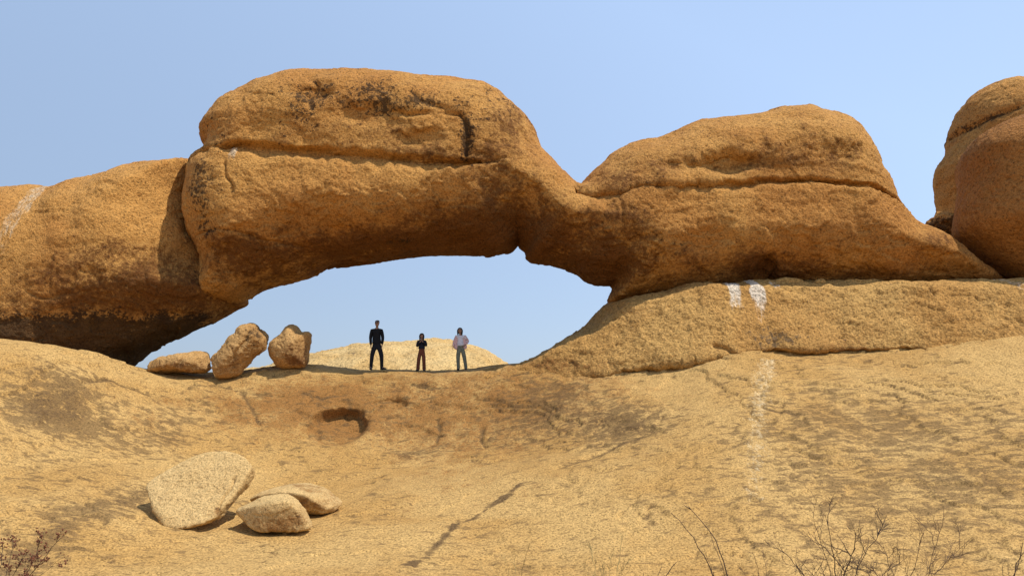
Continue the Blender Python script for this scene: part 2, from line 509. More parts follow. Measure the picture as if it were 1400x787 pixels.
def build_bedrock():
    xs = np.concatenate([-np.geomspace(3000, 18.5, 30)[:-1], np.arange(-18, 18.01, 0.05), np.geomspace(18.5, 3000, 30)])
    y1 = [9.0]
    while y1[-1] < 28: y1.append(y1[-1] + 0.040)
    ys = np.concatenate([-np.geomspace(3000, 9, 26), np.linspace(-8, 3.5, 30), np.arange(3.7, 8.96, .1), y1, np.linspace(28.15, 36, 30), np.geomspace(37, 5000, 40)])
    X, Y = np.meshgrid(xs, ys, indexing='xy')
    nx, ny = len(xs), len(ys)
    x, y = X.ravel(), Y.ravel()
    z = ground_z(x, y)
    v = np.c_[x, y, z]
    idx = np.arange(nx * ny, dtype=np.int32).reshape(ny, nx)
    q = np.stack([idx[:-1, :-1], idx[:-1, 1:], idx[1:, 1:], idx[1:, :-1]], -1).reshape(-1, 4)
    near = (np.abs(x) < 30) & (y > -10) & (y < 40)
    p = v[near]
    n = normals(v, q)[near]
    steep = np.clip((1 - n[:, 2]) * 9, 0, 1)
    d = 0.10 * fbm(p * .33, 3) + 0.05 * fbm(p * 1.1, 3)
    d += (0.010 + 0.016 * steep) * fbm(p * 4.0, 3)
    sh = fbm(p * np.array([.42, .42, .8]) + 31, 4)
    crk = np.zeros(len(p))
    where = sstep(fbm(p * .5 + 70, 3), .0, .3)
    for th in (-.25, 0.02, .22):
        d += (0.028 + 0.04 * steep) * (sstep(sh, th, th + .015))
        line = np.exp(-((sh - th) / .005) ** 2) * where
        crk = np.maximum(crk, line)
        d -= .03 * line
    d += 0.02 * steep * ridged(p * 2.3, 3)
    # hand-placed cracks on the slab
    lines = np.zeros(len(p))
    for line, w, dep in (
                         ([(692,521),(766,514),(845,505)], .05, .06), ([(300,530),(340,536),(390,541)], .05, .05),
                         ([(660,585),(657,600),(664,612)], .06, .08), ([(330,535),(345,560),(356,590)], .05, .05), ([(598,575),(602,590),(596,604)], .06, .06), ([(405,535),(440,548),(470,540)], .05, .05), ([(215,545),(180,532),(150,520),(110,526)], .05, .06), ([(560,530),(590,536),(625,532)], .05, .05), ([(1040,560),(1100,575)], .04, .03), ([(760,640),(800,626),(850,606),(890,588)], .12, .05)):
        pl = [hit(u, vv)[:2] for (u, vv) in line]
        dd, tt = line_dist(p[:, 0], p[:, 1], pl)
        dd = dd + 0.05 * fbm(p * 3, 3)
        d -= dep * np.exp(-(dd / w) ** 2)
        lines = np.maximum(lines, np.exp(-(dd / .045) ** 2) * sstep(tt, 0, .1) * sstep(1 - tt, 0, .2))
    p2 = p + n * d[:, None]
    stain = np.zeros((len(v), 3), np.float32)
    sn = np.zeros((len(p), 3))
    sn[:, 1] += .40 * crk + .55 * lines
    for (u, vv, YY, rx, rz, dep, k) in PIT:
        c = hit(u, vv)
        ww = 0.16 * fbm(p * 1.6 + 9, 4)
        e = np.sqrt(((p[:, 0] - c[0]) / rx) ** 2 + ((p[:, 2] - c[2]) / rz) ** 2) + ww
        m = (1 - sstep(e, 0.62, 1.0)) * (np.abs(p[:, 1] - c[1]) < 2.5)
        push = np.array([0.0, 0.95, -0.32])
        m = m * (.42 + .58 * sstep((p[:, 2] - c[2]) / rz + .5 * (p[:, 0] - c[0]) / rx, -.55, .25)) if k else m
        p2 += push * (m * dep)[:, None]
        if k: sn[:, 0] += 0.5 * m
    v[near] = p2
    # stains, by where things are seen on the slab
    def blob(u, vv, YY, ru, rv, amt, ch):
        c, e, g = hit(u, vv), hit(u, vv - rv), hit(u, vv + rv)
        sx = ru * c[1] / F
        sy = max(abs(e[1] - g[1]) / 2, .1)
        sn[:, ch] += amt * np.exp(-((p[:, 0] - c[0]) / sx) ** 2 - ((p[:, 1] - c[1]) / sy) ** 2)
    for b_ in ((60,560,18,60,45,.35,1),(90,520,20.5,40,25,.3,1),(230,590,19,30,30,.25,1),(860,585,19,60,26,.50,1),(760,560,21,80,40,.34,1),(120,590,19,120,30,.22,1),
               (570,622,19,30,8,.4,1),(350,560,21.5,110,50,.45,0),(640,550,22,130,45,.55,0),(120,550,19,140,40,.28,0),(470,565,22,190,50,.30,0),(480,560,22,120,50,.25,0),(760,540,22,90,40,.3,0),
               (430,540,23,60,25,.25,0),(860,560,21,120,60,.35,0),(300,690,11.5,90,20,.25,1),(200,560,20.5,60,40,.2,0),(1330,560,16,80,30,.2,0)):
        blob(*b_)
    
    # pale run of water down the right slope
    dd, tt = line_dist(p[:, 0], p[:, 1], [hit(1048, 500)[:2], hit(1036, 560)[:2], hit(1030, 690)[:2]])
    sn[:, 2] += (0.44 - .12 * tt) * np.exp(-((dd + .12 * fbm(p, 3)) / (.34)) ** 2)
    cr, tt = line_dist(p[:, 0], p[:, 1], [hit(714,660)[:2], hit(630,716)[:2], hit(560,780)[:2]])
    sn[:, 1] += (0.72 + 1.1 * fbm(p * 2.2 + 5, 3)) * np.exp(-((cr + .12 * fbm(p * 3, 3)) / .065) ** 2)
    dr, tt = line_dist(p[:, 0], p[:, 1], [hit(1200,500)[:2], hit(1215,560)[:2], hit(1290,680)[:2]])
    sn[:, 1] += 0.06 * np.exp(-((dr + .3 * fbm(p * .8, 3)) / .5) ** 2)
    dr, tt = line_dist(p[:, 0], p[:, 1], [hit(200,680)[:2], hit(100,715)[:2], hit(20,775)[:2]])
    sn[:, 1] += 0.36 * np.exp(-((dr + .25 * fbm(p * .9, 3)) / .42) ** 2)
    sn[:, 1] += 0.20 * sstep(p[:, 0] - .25 * (p[:, 1] - 14), 2.8, 5.0) * sstep(20.5 - p[:, 1], -1, 3) * sstep(p[:, 1], 12.5, 15)
    stain[near] = sn
    globals()['BED'] = v[near]
    me = raw_mesh('bedrock', v, q)
    paint(me, stain)
    o = link('bedrock', me, M_GROUND)
    tag(o, 'pale ochre granite slab with a worn hollow, rising to the ledge and the right slope', kind='structure')
    return o

build_bedrock()

# ------------------------------------------------------------------ rocks
def pxz(v):
    """photograph position of points"""
    f = v[:, 1] * CP + v[:, 2] * SP
    return CU + F * v[:, 0] / f, CV - F * (v[:, 2] * CP - v[:, 1] * SP) / f

def roughen(v, q, amp=1.0, big=0.16, grooves=(), Yf=24.0, plates=0.03, seed=0.0, sc=1.0):
    n = normals(v, q)
    p = (v + seed) * sc
    d = big * fbm(p * .55, 3) + 0.05 * amp * fbm(p * 1.7, 3) + 0.020 * amp * fbm(p * 5.5, 3)
    d += 0.018 * amp * ridged(p * 2.7, 3)
    d += 0.034 * amp * (np.abs(fbm(p * 4.3 + 5, 2)) - .2) * (0.5 + np.clip(fbm(p * .8 + 60, 2) + .4, 0, 1))
    d -= 0.018 * amp * sstep(noise3(p * 6.5 + 21), .45, .75)
    s = fbm(p * np.array([.5, .5, .75]) + 50, 5)
    under = np.clip(-n[:, 2] * 1.5 + .35, 0.25, 1)
    crack = np.zeros(len(v))
    where = sstep(fbm(p * .9 + 90, 3), -.05, .35)
    for th in (-.28, -.05, .12, .3):
        d += plates * (.5 + under) * sstep(s, th, th + .022)
        line = np.exp(-((s - th) / .007) ** 2)
        crack = np.maximum(crack, line * where)
        d -= .9 * plates * line * where
    globals()['CRACK'] = crack
    s2 = fbm(p * np.array([1.2, 1.2, 1.6]) + 80, 4)
    for th in (-.2, .1):
        d += plates * .5 * sstep(s2, th, th + .04)
    if len(grooves):
        fr = n[:, 1] < 0.35
        wx = v[:, 0] + .05 * fbm(p * 2.2 + 3, 3)
        wz = v[:, 2] + .05 * fbm(p * 2.2 + 17, 3)
        for line, w, dep in grooves:
            dd, tt = line_dist(wx, wz, xz(line, Yf))
            tap = sstep(tt, 0, .12) * sstep(1 - tt, 0, .12) * .8 + .2
            d -= fr * dep * tap * np.exp(-(dd / w) ** 2)
            CRACK[:] = np.maximum(CRACK, fr * .8 * tap * np.exp(-(dd / .04) ** 2))
    return v + n * d[:, None], n

def stains(v, n, blobs, Yf, lo=None, seed=0.0, runs=()):  # varnish, crust and pale runs, plus some shade painted into the colour
    st = np.zeros((len(v), 3))
    st[:, 1] += .32 * CRACK
    wx = v[:, 0] + .35 * fbm(v * .9 + seed, 3)
    wz = v[:, 2] + .35 * fbm(v * .9 + seed + 40, 3)
    for (u, vv, ru, rv, amt, ch) in blobs:
        c = at(u, vv, Yf)
        st[:, ch] += amt * np.exp(-((wx - c[0]) / (ru * Yf / F)) ** 2 - ((wz - c[2]) / (rv * Yf / F)) ** 2)
    for pts, wd, amt, ch in runs:
        dd, tt = line_dist(v[:, 0] + .10 * fbm(v * 2 + 3, 2), v[:, 2], xz(pts, Yf))
        st[:, ch] += amt * sstep(1.35 - dd / (wd * Yf / F), 0, .7) * sstep(1 - tt, -.1, .85) * (n[:, 1] < .4)
    return st

def grid_for(blocks, h, pad=0.4):
    bs = np.array([b.bounds() for b in blocks])
    x0, x1, z0, z1 = bs[:, 0].min() - pad, bs[:, 1].max() + pad, bs[:, 2].min() - pad, bs[:, 3].max() + pad
    y0 = min(b.Y0 - b.H - abs(b.lean) * (b.bounds()[3] - b.bounds()[2]) / 2 for b in blocks) - pad
    y1 = max(b.Y0 + b.H + abs(b.lean) * (b.bounds()[3] - b.bounds()[2]) / 2 for b in blocks) + pad
    return np.arange(x0, x1, h), np.arange(y0, y1, h), np.arange(z0, z1, h)

OUT = {}
OUT['arch'] = [(262,219),(267,215),(279,211),(280,208),(275,204),(272,190),(272,172),(284,150),(307,128),(338,112),(373,100),(418,93),(462,92),(507,94),(551,97),(596,103),(640,107),(667,114),(689,128),(711,148),
  (725,166),(738,190),(747,207),(760,219),(774,235),(784,248),(790,256),(793,255),(800,245),(809,234),(836,210),(863,194),(893,187),(931,173),(970,161),(1011,157),(1046,151),(1088,143),(1112,143),(1142,150),(1164,160),(1186,179),(1203,210),
  (1220,244),(1235,276),(1250,291),(1262,298),(1275,305),(1296,312),(1322,334),(1350,360),(1385,386),
  (1340,394),(1250,396),(1150,396),(1060,396),(985,398),(935,397),(890,401),(850,408),(832,412),(826,405),(815,395),(800,385),(780,374),(760,366),(740,363),(720,357),(712,349),
  (706,345),(698,348),(680,350),(640,351),(600,350),(560,354),(500,362),(455,369),(438,375),(420,383),(400,387),(376,394),(354,403),(320,416),(285,405),(270,366),(258,325),(249,292),(249,257),(252,232)]
OUT['left'] = [(268,218),(242,217),(203,218),(181,222),(147,232),(121,238),(88,248),(65,250),(0,258),(-100,264),(-250,272),(-400,290),(-500,350),(-480,470),(-300,560),(0,575),(110,560),
  (168,522),(186,504),(216,478),(259,457),(302,439),(328,422),(343,414),(320,385),(296,340),(282,280)]
OUT['right_back'] = [(1277,302),(1276,253),(1283,218),(1294,192),(1300,166),(1320,140),(1345,119),(1371,108),(1400,104),(1440,102),(1490,118),(1525,165),(1530,260),(1510,335),(1450,372),(1380,380),(1310,350)]
OUT['right_front'] = [(1400,157),(1371,166),(1341,184),(1320,203),(1310,222),(1306,261),(1301,292),(1302,322),(1317,344),(1345,366),(1366,379),(1400,384),(1460,386),(1520,372),(1555,310),(1545,225),(1500,172),(1450,155)]
OUT['shelf'] = [(640,514),(692,500),(720,491),(740,481),(770,463),(800,442),(820,422),(832,411),(846,405),(888,399),(914,391),(945,386),(988,385),(1062,382),(1136,382),(1241,381),(1347,380),(1400,379),(1500,376),(1650,372),(1700,420),
  (1680,520),(1550,520),(1400,505),(1347,500),(1294,495),(1241,492),(1188,491),(1109,492),(1030,491),(995,490),(977,497),(924,502),(845,512),(766,530),(692,540)]
OUT['hill'] = [(300,520),(345,500),(380,492),(420,483),(470,472),(500,468),(540,466),(570,464),(592,461),(620,464),(650,472),(675,483),(692,494),(720,515),(780,600),(700,640),(500,640),(300,640),(220,600)]
OUT['big'] = [(198,671),(210,660),(248,638),(276,625),(299,619),(322,621),(340,627),(351,643),(348,654),(338,673),(317,696),(308,710),(294,719),(271,725),(248,730),(235,730),(223,719),(207,698)]
OUT['small'] = [(320,691),(326,685),(340,679),(363,670),(392,668),(406,675),(420,691),(427,708),(422,715),(399,717),(353,717),(340,710),(326,697)]
OUT['rear'] = [(344,676),(349,672),(363,668),(381,662),(399,657),(431,657),(454,662),(478,679),(463,688),(454,691),(424,693),(390,690),(360,682)]
OUT['flat'] = [(201,512),(202,502),(208,496),(226,490),(244,486),(272,483),(283,485),(287,491),(288,501),(286,511),(261,514),(235,514),(208,515)]
OUT['lean'] = [(288,487),(297,478),(306,467),(315,455),(324,447),(334,441),(345,440),(356,445),(365,453),(368,462),(366,473),(358,482),(347,492),(336,503),(329,511),(315,516),(300,517),(293,512),(289,501)]
OUT['round'] = [(366,476),(367,469),(372,462),(383,453),(392,443),(399,441),(406,443),(413,449),(424,452),(427,459),(426,469),(424,480),(419,498),(404,501),(383,501),(372,491),(368,484)]
#CALIB#
OUT.update({
 'hill': [(311.1, 533.6), (346.2, 502.9), (382.2, 501.9), (421.7, 490.4), (471.3, 481.9), (500.3, 471.7), (540.3, 469.7), (570.7, 471.3), (592.0, 467.8), (618.6, 470.5), (647.3, 479.1), (673.9, 484.8), (688.7, 498.7), (716.2, 517.9), (794.8, 602.3), (699.3, 635.9), (500.0, 621.2), (300.4, 637.8), (233.2, 600.0)],
 'flat': [(210.5, 507.7), (210.8, 506.0), (209.4, 498.4), (227.2, 494.2), (244.4, 487.9), (272.1, 485.7), (281.2, 488.4), (284.9, 491.7), (285.1, 500.9), (284.9, 508.3), (260.8, 509.5), (234.9, 506.3), (208.3, 510.6)],
 'lean': [(288.6, 487.3), (303.4, 483.7), (311.7, 471.5), (319.4, 459.0), (330.6, 455.8), (332.3, 436.0), (344.5, 443.7), (352.8, 449.7), (365.4, 452.9), (360.0, 462.3), (359.3, 469.7), (352.6, 476.6), (340.7, 485.4), (330.7, 498.1), (327.2, 508.0), (314.4, 513.4), (301.1, 510.0), (292.9, 512.3), (292.6, 500.3)],
 'round': [(370.9, 475.8), (369.1, 469.8), (373.4, 463.4), (385.9, 456.1), (393.3, 444.5), (399.0, 443.1), (406.3, 442.2), (411.0, 453.2), (425.2, 450.3), (423.6, 459.2), (422.3, 468.4), (420.0, 479.2), (420.5, 499.5), (403.8, 497.5), (383.9, 498.5), (376.5, 486.9), (372.0, 482.1)],
 'left': [(272.4, 215.7), (242.0, 226.3), (203.8, 228.2), (183.6, 232.8), (151.0, 246.1), (124.0, 249.5), (91.7, 264.5), (65.5, 256.2), (0.8, 266.6), (-99.5, 276.5), (-249.5, 275.6), (-394.2, 309.2), (-440.1, 376.6), (-454.4, 445.6), (-301.3, 567.0), (0.0, 573.4), (109.2, 559.7), (160.1, 510.8), (175.6, 492.2), (211.2, 469.7), (254.2, 446.3), (295.1, 425.4), (320.7, 409.8), (336.2, 415.6), (314.3, 388.4), (280.7, 346.0), (269.1, 282.7)],
 'shelf': [(640.0, 514.0), (693.0, 504.2), (721.2, 494.2), (743.7, 487.5), (773.6, 468.1), (807.4, 451.0), (823.9, 426.1), (834.1, 414.5), (846.6, 408.7), (889.1, 405.5), (914.2, 391.6), (945.3, 390.9), (988.1, 393.9), (1062.1, 389.0), (1136.0, 394.4), (1241.0, 394.6), (1347.2, 398.7), (1400.5, 404.6), (1500.0, 377.1), (1650.0, 372.0), (1700.0, 420.0), (1680.0, 520.0), (1550.0, 520.0), (1400.0, 505.0), (1347.0, 500.0), (1294.0, 495.0), (1241.0, 492.0), (1188.0, 491.0), (1109.0, 492.0), (1030.0, 491.0), (995.0, 490.0), (977.0, 497.0), (924.0, 502.0), (845.0, 512.0), (766.0, 530.0), (692.0, 540.0)],
 'right_front': [(1400.2, 159.9), (1371.4, 166.6), (1341.0, 183.9), (1324.9, 206.9), (1327.2, 226.3), (1326.5, 263.7), (1317.7, 293.0), (1319.7, 316.6), (1331.6, 329.6), (1356.3, 350.1), (1371.9, 361.4), (1400.0, 384.0), (1460.0, 386.0), (1520.0, 372.0), (1555.0, 310.0), (1545.0, 225.0), (1500.0, 172.0), (1450.0, 155.0)],
 'arch': [(283.3, 225.6), (287.0, 219.9), (297.8, 214.3), (297.5, 209.7), (291.2, 204.0), (286.9, 188.4), (293.8, 178.3), (302.8, 165.3), (319.0, 145.1), (346.6, 133.2), (376.9, 116.8), (419.5, 107.5), (461.8, 110.4), (506.1, 111.3), (549.6, 109.0), (594.3, 116.8), (637.5, 122.9), (661.7, 126.6), (681.8, 137.1), (703.0, 155.4), (718.8, 170.0), (732.8, 193.1), (739.8, 212.2), (754.2, 224.7), (769.3, 238.9), (780.8, 251.7), (788.3, 259.5), (792.8, 258.3), (801.3, 248.1), (811.8, 236.9), (838.5, 213.2), (866.2, 202.1), (896.9, 200.3), (934.1, 181.4), (972.0, 170.0), (1012.7, 170.7), (1047.4, 157.9), (1089.2, 153.6), (1109.4, 164.0), (1135.5, 169.6), (1152.1, 179.0), (1165.7, 194.7), (1181.2, 221.7), (1195.7, 256.0), (1210.2, 291.5), (1224.0, 306.3), (1238.0, 313.3), (1252.0, 319.3), (1268.0, 327.3), (1290.0, 344.3), (1314.0, 368.3), (1370.0, 386.0), (1340.0, 394.0), (1250.0, 396.0), (1150.0, 396.0), (1060.0, 396.0), (985.0, 398.0), (935.0, 397.0), (890.0, 401.0), (850.0, 408.0), (832.0, 412.0), (844.3, 386.7), (821.0, 387.5), (802.5, 381.4), (784.5, 363.4), (762.7, 357.8), (741.2, 357.6), (720.6, 356.3), (722.6, 336.8), (707.6, 315.3), (695.9, 335.9), (679.7, 347.0), (640.0, 345.1), (599.8, 344.8), (559.2, 348.6), (498.9, 353.8), (452.5, 356.6), (433.6, 364.5), (418.4, 377.6), (399.1, 382.4), (374.3, 389.2), (350.7, 394.8), (319.9, 416.2), (284.9, 405.1), (287.8, 359.9), (275.1, 319.7), (266.2, 289.8), (274.0, 258.1), (274.6, 240.2)],
 'right_back': [(1299.3, 294.4), (1291.9, 254.0), (1291.0, 220.3), (1311.2, 198.0), (1313.2, 172.7), (1323.4, 143.2), (1346.5, 121.4), (1372.5, 112.3), (1400.9, 118.1), (1440.0, 102.0), (1490.0, 118.0), (1525.0, 165.0), (1530.0, 260.0), (1510.0, 335.0), (1450.0, 372.0), (1380.0, 380.0), (1310.0, 350.0)],
})
















































def rock(name, key, Y0, R, H, h, mat, lean=0.0, big=0.1, amp=1.0, plates=0.03, grooves=(), blobs=(), seed=0.0, sc=1.0, label='', cat='boulder', group=None,
         kind=None, carve=None, parent=None, pw=2.0, smooth=2, yc=None, Rf=None, cuts=(), blur=3, fr=None, shear=(0, 0), runs=(), chip=None, inset=0.0, hull=None):
    if hull is not None:                                        # an angular block: the flat faces round a set of corners
        P = np.array(hull, float)
        lo3, hi3 = P.min(0) - 5 * h, P.max(0) + 5 * h
        gx, gy, g_z = (np.arange(lo3[i], hi3[i], h) for i in range(3))
        XX, YY, ZZ = gx[:, None, None], gy[None, :, None], g_z[None, None, :]
        bm = bmesh.new()
        for p_ in P: bm.verts.new(p_)
        bmesh.ops.convex_hull(bm, input=bm.verts)
        c_ = P.mean(0)
        planes = []
        for fc in bm.faces:
            fc.normal_update()
            nn, pp = np.array(fc.normal), np.array(fc.verts[0].co)
            if nn @ (pp - c_) < 0: nn = -nn
            if all(nn @ a_[0] < .999 for a_ in planes): planes.append((nn, pp))
        bm.free()
        f = None
        for nn, pp in planes:
            g = (XX - pp[0]) * nn[0] + (YY - pp[1]) * nn[1] + (ZZ - pp[2]) * nn[2]
            f = g + 0 * XX if f is None else -smin(-f, -g, h * 1.8)
        f = f.astype(np.float32) + inset
    else:
        b = Block(OUT[key], Y0 if fr is None else 0.0, R, H, lean, pw=pw, smooth=smooth, yc=yc, Rf=Rf, blur=blur, fr=fr)
        gx, gy, g_z = grid_for([b], h, 4 * h)
        f = b.field(gx, gy, g_z) + inset
    XX, YY, ZZ = gx[:, None, None], gy[None, :, None], g_z[None, None, :]
    for (px, py, pz, nx, ny, nz) in cuts:                       # broken flat faces
        L = math.sqrt(nx * nx + ny * ny + nz * nz)
        g = ((XX - px) * nx + (YY - py) * ny + (ZZ - pz) * nz) / L
        k = h * 3
        f = -smin(-f, -(g + 0 * f), k)
    if chip:                                                    # corners broken off along flat faces
        cn, lo_, hi_, cseed = chip
        rr = np.random.default_rng(cseed)
        ii = np.argwhere(f < 0)[::7]
        P_ = np.c_[gx[ii[:, 0]], gy[ii[:, 1]], g_z[ii[:, 2]]]
        c_ = P_.mean(0)
        for _ in range(cn):
            dn = rr.normal(size=3)
            dn /= np.linalg.norm(dn)
            sup = ((P_ - c_) @ dn).max() * rr.uniform(lo_, hi_)
            g = (XX - c_[0]) * dn[0] + (YY - c_[1]) * dn[1] + (ZZ - c_[2]) * dn[2] - sup
            f = -smin(-f, -(g + 0 * f), h * 2.5)
    if carve: f = carve(f, XX, YY, ZZ)
    v, q = iso_mesh(f, np.array([gx[0], gy[0], g_z[0]]), h)
    if fr is not None:
        v[:, 0] += shear[0] * (v[:, 1] + .35 * H)
        v[:, 2] += shear[1] * (v[:, 1] + .35 * H)
        v = v @ fr[1].T + fr[0]
    v2, n = roughen(v, q, amp, big, grooves, Y0 - H * .8, plates, seed, sc)
    st = stains(v2, n, blobs, Y0 - H * .8, seed=seed, runs=runs)
    base = np.array([(v2[:, 0].min() + v2[:, 0].max()) / 2, Y0, v2[:, 2].min()])
    me = raw_mesh(name, v2 - base, q)
    paint(me, st)
    o = link(name, me, mat, parent, loc=base)
    if hull is None: o['outline'] = key
    if kind: tag(o, label, kind=kind)
    else: tag(o, label, cat, group)
    return o

# ---- the arch: span and the two upper blocks grow out of one body and are split along their joints
def build_arch():
    h = 0.049
    Y0 = 26.3
    def r_arch(X, Z):
        zt = at(500, 300, Y0)[2]
        return 2.1 + 0.5 * sstep(zt - Z, -.6, 1.2) * sstep(at(720, 300, Y0)[0] - X, -1, 1)
    body = Block(OUT['arch'], Y0, 2.1, 3.0, Rf=r_arch)
    gx, gy, g_z = grid_for([body], h)
    f = body.field(gx, gy, g_z)
    # the two joints: open, overhung slots at their left ends that close towards the right
    jn = np.clip(gx, -60, 60)
    for pts, wid, dep in (([(255,216),(281,209),(295,207),(329,206),(373,211),(418,215),(462,219),(507,220),(551,226),(618,231),(645,231),(660,231)],
                           [.10,.10,.10,.11,.13,.15,.16,.16,.15,.11,.06,0], .27),
                          ([(780,262),(793,262),(800,267),(811,270),(832,272),(848,270),(860,264),(893,260),(985,260),(1000,262),(1040,256),(1100,255),(1186,261),(1235,277),(1245,290)],
                           [.10,.12,.16,.17,.16,.09,.06,.08,.11,.12,.08,.05,.05,.045,0], .22)):
        P = xz(pts, Y0 - 2.1)
        zj = np.interp(gx, P[:, 0], P[:, 1])
        ww = np.interp(gx, P[:, 0], wid, left=0, right=0)
        ww = ww * (1 + .45 * noise3(np.c_[gx * 2.3, gx * 0 + 7, gx * 0]) + .3 * noise3(np.c_[gx * 6, gx * 0 + 1, gx * 0 + 4]))
        zj = zj + .035 * noise3(np.c_[gx * 1.7, gx * 0, gx * 0]) + .02 * noise3(np.c_[gx * 5, gx * 0 + 3, gx * 0])
        dz = g_z[None, :] - zj[:, None]
        dz = np.where(dz < 0, -dz * .36, dz * 1.0)[:, None, :].astype(np.float32)
        front = (gy < Y0 + 0.2)[None, :, None]
        w3 = ww[:, None, None].astype(np.float32)
        g = np.where(front & (w3 > 0), w3 * (1 + f / dep) - dz, -9)
        f = np.maximum(f, g * .8)
    v, q = iso_mesh(f, np.array([gx[0], gy[0], g_z[0]]), h)
    grooves = [([(641,230),(638,214),(643,196),(638,180),(631,167),(600,163)], .085, .11),
               ([(592,165),(560,168),(548,163)], .07, .14), ([(1000,263),(1023,258),(1100,255),(1186,262),(1235,277)], .04, .05), ([(640,231),(670,228),(700,222)], .06, .07),
               ([(262,320),(300,317),(330,318),(352,325),(390,330)], .035, .07), ([(318,228),(322,250),(330,262),(330,275)], .04, .10),
               ([(355,326),(360,345),(350,355),(330,360)], .035, .06), ([(1025,352),(1050,350),(1066,365),(1068,380)], .06, .16),
               ([(845,285),(850,310),(842,330)], .05, .07), ([(1060,190),(1040,215),(990,235)], .10, .05),
               ([(420,106),(440,125),(430,150),(436,165)], .10, .10), ([(560,130),(580,150),(620,160)], .10, .07), ([(700,140),(690,190),(700,230)], .15, .05)]
    # scoops
    nrm = normals(v, q)
    for (u, vv, rx, rz, dep) in ((430, 135, 1.0, .5, .22), (580, 196, 1.0, .45, .12), (545, 178, .5, .3, .10), (505, 165, 1.3, .6, .18), (990, 228, 1.5, .55, .32), (920, 232, .9, .4, .18), (1140, 215, .9, .6, .10), (670, 250, .8, 1.0, .12), (690, 330, .7, .4, .12),
                                 (960, 330, 1.2, .5, .12), (1050, 365, .5, .35, .22), (300, 340, .6, .5, .12), (860, 330, .5, .5, .10)):
        c = at(u, vv, Y0 - 2.3)
        e = np.sqrt(((v[:, 0] - c[0]) / rx) ** 2 + ((v[:, 2] - c[2]) / rz) ** 2) + .25 * fbm(v * 1.3, 3)
        v = v - nrm * (dep * (1 - sstep(e, .35, 1.0)) * (nrm[:, 1] < .2))[:, None]
    v2, n = roughen(v, q, 0.5, 0.09, grooves, Y0 - 2.3, 0.034)
    blobs = [(430,140,50,30,0.52,1),(505,140,40,25,0.37,1),(580,155,50,12,0.52,1),(640,195,10,40,0.62,1),(480,120,160,25,.15,0),(690,200,45,90,.35,0),(640,290,120,60,.42,0),(560,335,180,35,.6,0),(430,330,180,26,.28,0),(640,320,120,30,.25,0),  # browns along the lower span mix varnish with painted shade
             (400,370,110,35,.35,0),(310,350,60,50,.45,0),(290,250,40,40,0.42,1),(285,300,25,60,0.32,1),(740,320,110,55,.45,0),(820,370,60,35,.6,0),(860,310,30,40,.40,0),
             (920,360,120,28,.45,0),(1050,365,60,20,.6,0),(1040,232,220,22,.32,0),(1120,195,110,50,.30,0),(960,200,120,40,.12,0),(300,180,40,30,0.22,1),(420,190,30,20,0.27,1),(530,130,20,30,0.27,1),(470,160,90,15,0.22,1),(660,180,30,50,0.27,1),(600,140,40,15,0.27,1),(560,190,60,20,.3,0),(470,270,200,18,-.2,0),(860,245,60,25,.35,0),(1160,330,120,50,.25,0),(1270,340,40,40,.3,0),(440,190,120,25,.25,0),(600,215,80,15,.4,0),
             (330,222,8,12,.7,2),(1150,375,90,12,.35,0),(540,330,30,25,0.37,1),(700,160,40,50,.3,0),(690,130,30,30,0.42,1)]
    st = stains(v2, n, blobs, Y0 - 2.3)
    fc = v2[q].mean(axis=1)
    j1 = xz([(200,212),(295,207),(329,206),(373,211),(418,216),(462,220),(507,221),(551,227),(618,233),(645,233),(700,225),(745,206),(800,190)], Y0 - 1.6)
    j2 = xz([(780,262),(799,267),(832,274),(848,271),(870,264),(893,261),(985,261),(1000,263),(1040,257),(1100,256),(1186,263),(1235,278),(1260,290)], Y0 - 1.6)
    is1 = (fc[:, 2] > np.interp(fc[:, 0], j1[:, 0], j1[:, 1])) & (fc[:, 0] < at(748, 206, Y0)[0])
    is2 = (fc[:, 2] > np.interp(fc[:, 0], j2[:, 0], j2[:, 1])) & (fc[:, 0] > at(786, 260, Y0)[0]) & (fc[:, 0] < at(1245, 280, Y0)[0])
    base = np.array(at(1000, 388, Y0))
    globals()['ARCH_V'] = v2
    root = empty('natural_arch', base, 'great ochre granite arch bridging the gap, two rounded blocks on its back', 'rock arch')
    for name, mask, lab in (('span', ~(is1 | is2), None), ('upper_block', is1, 'long flat-topped block with dark crust above the opening'), ('upper_block', is2, 'wedge-shaped brown block above the right abutment')):
        qq = q[mask]
        used, inv = np.unique(qq, return_inverse=True)
        me = raw_mesh(name, v2[used] - base, inv.reshape(-1, 4))
        paint(me, st[used])
        o = link(name, me, M_ARCH, root)
        me.normals_split_custom_set_from_vertices([tuple(x) for x in normals(v2, q)[used]])
        if lab: o['label'] = lab
    return root
build_arch()

# ---- left boulder
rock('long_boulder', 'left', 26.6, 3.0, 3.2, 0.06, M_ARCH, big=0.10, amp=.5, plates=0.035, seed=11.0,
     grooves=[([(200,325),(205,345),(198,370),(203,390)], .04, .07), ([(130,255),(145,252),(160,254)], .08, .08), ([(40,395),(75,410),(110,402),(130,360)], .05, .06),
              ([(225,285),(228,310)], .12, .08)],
     blobs=[(150,385,130,45,.55,0),(230,400,60,30,.5,0),(60,455,120,22,.5,1),(150,468,110,36,1.0,1),(20,478,120,24,1.0,1),(250,445,60,22,.45,1),(90,425,160,30,.35,0),(160,370,30,25,.35,1),(190,340,60,25,.3,0),(70,370,60,30,-.55,1),(228,300,14,25,.4,1),(262,370,20,30,.3,1),  # near-black blobs along the underside paint in the shade of the cavity
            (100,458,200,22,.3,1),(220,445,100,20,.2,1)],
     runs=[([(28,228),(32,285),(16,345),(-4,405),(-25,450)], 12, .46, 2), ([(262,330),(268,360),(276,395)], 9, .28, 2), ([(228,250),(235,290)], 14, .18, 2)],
     label='long bulging boulder with a pale streak and shade-painted undercut, left end of arch')

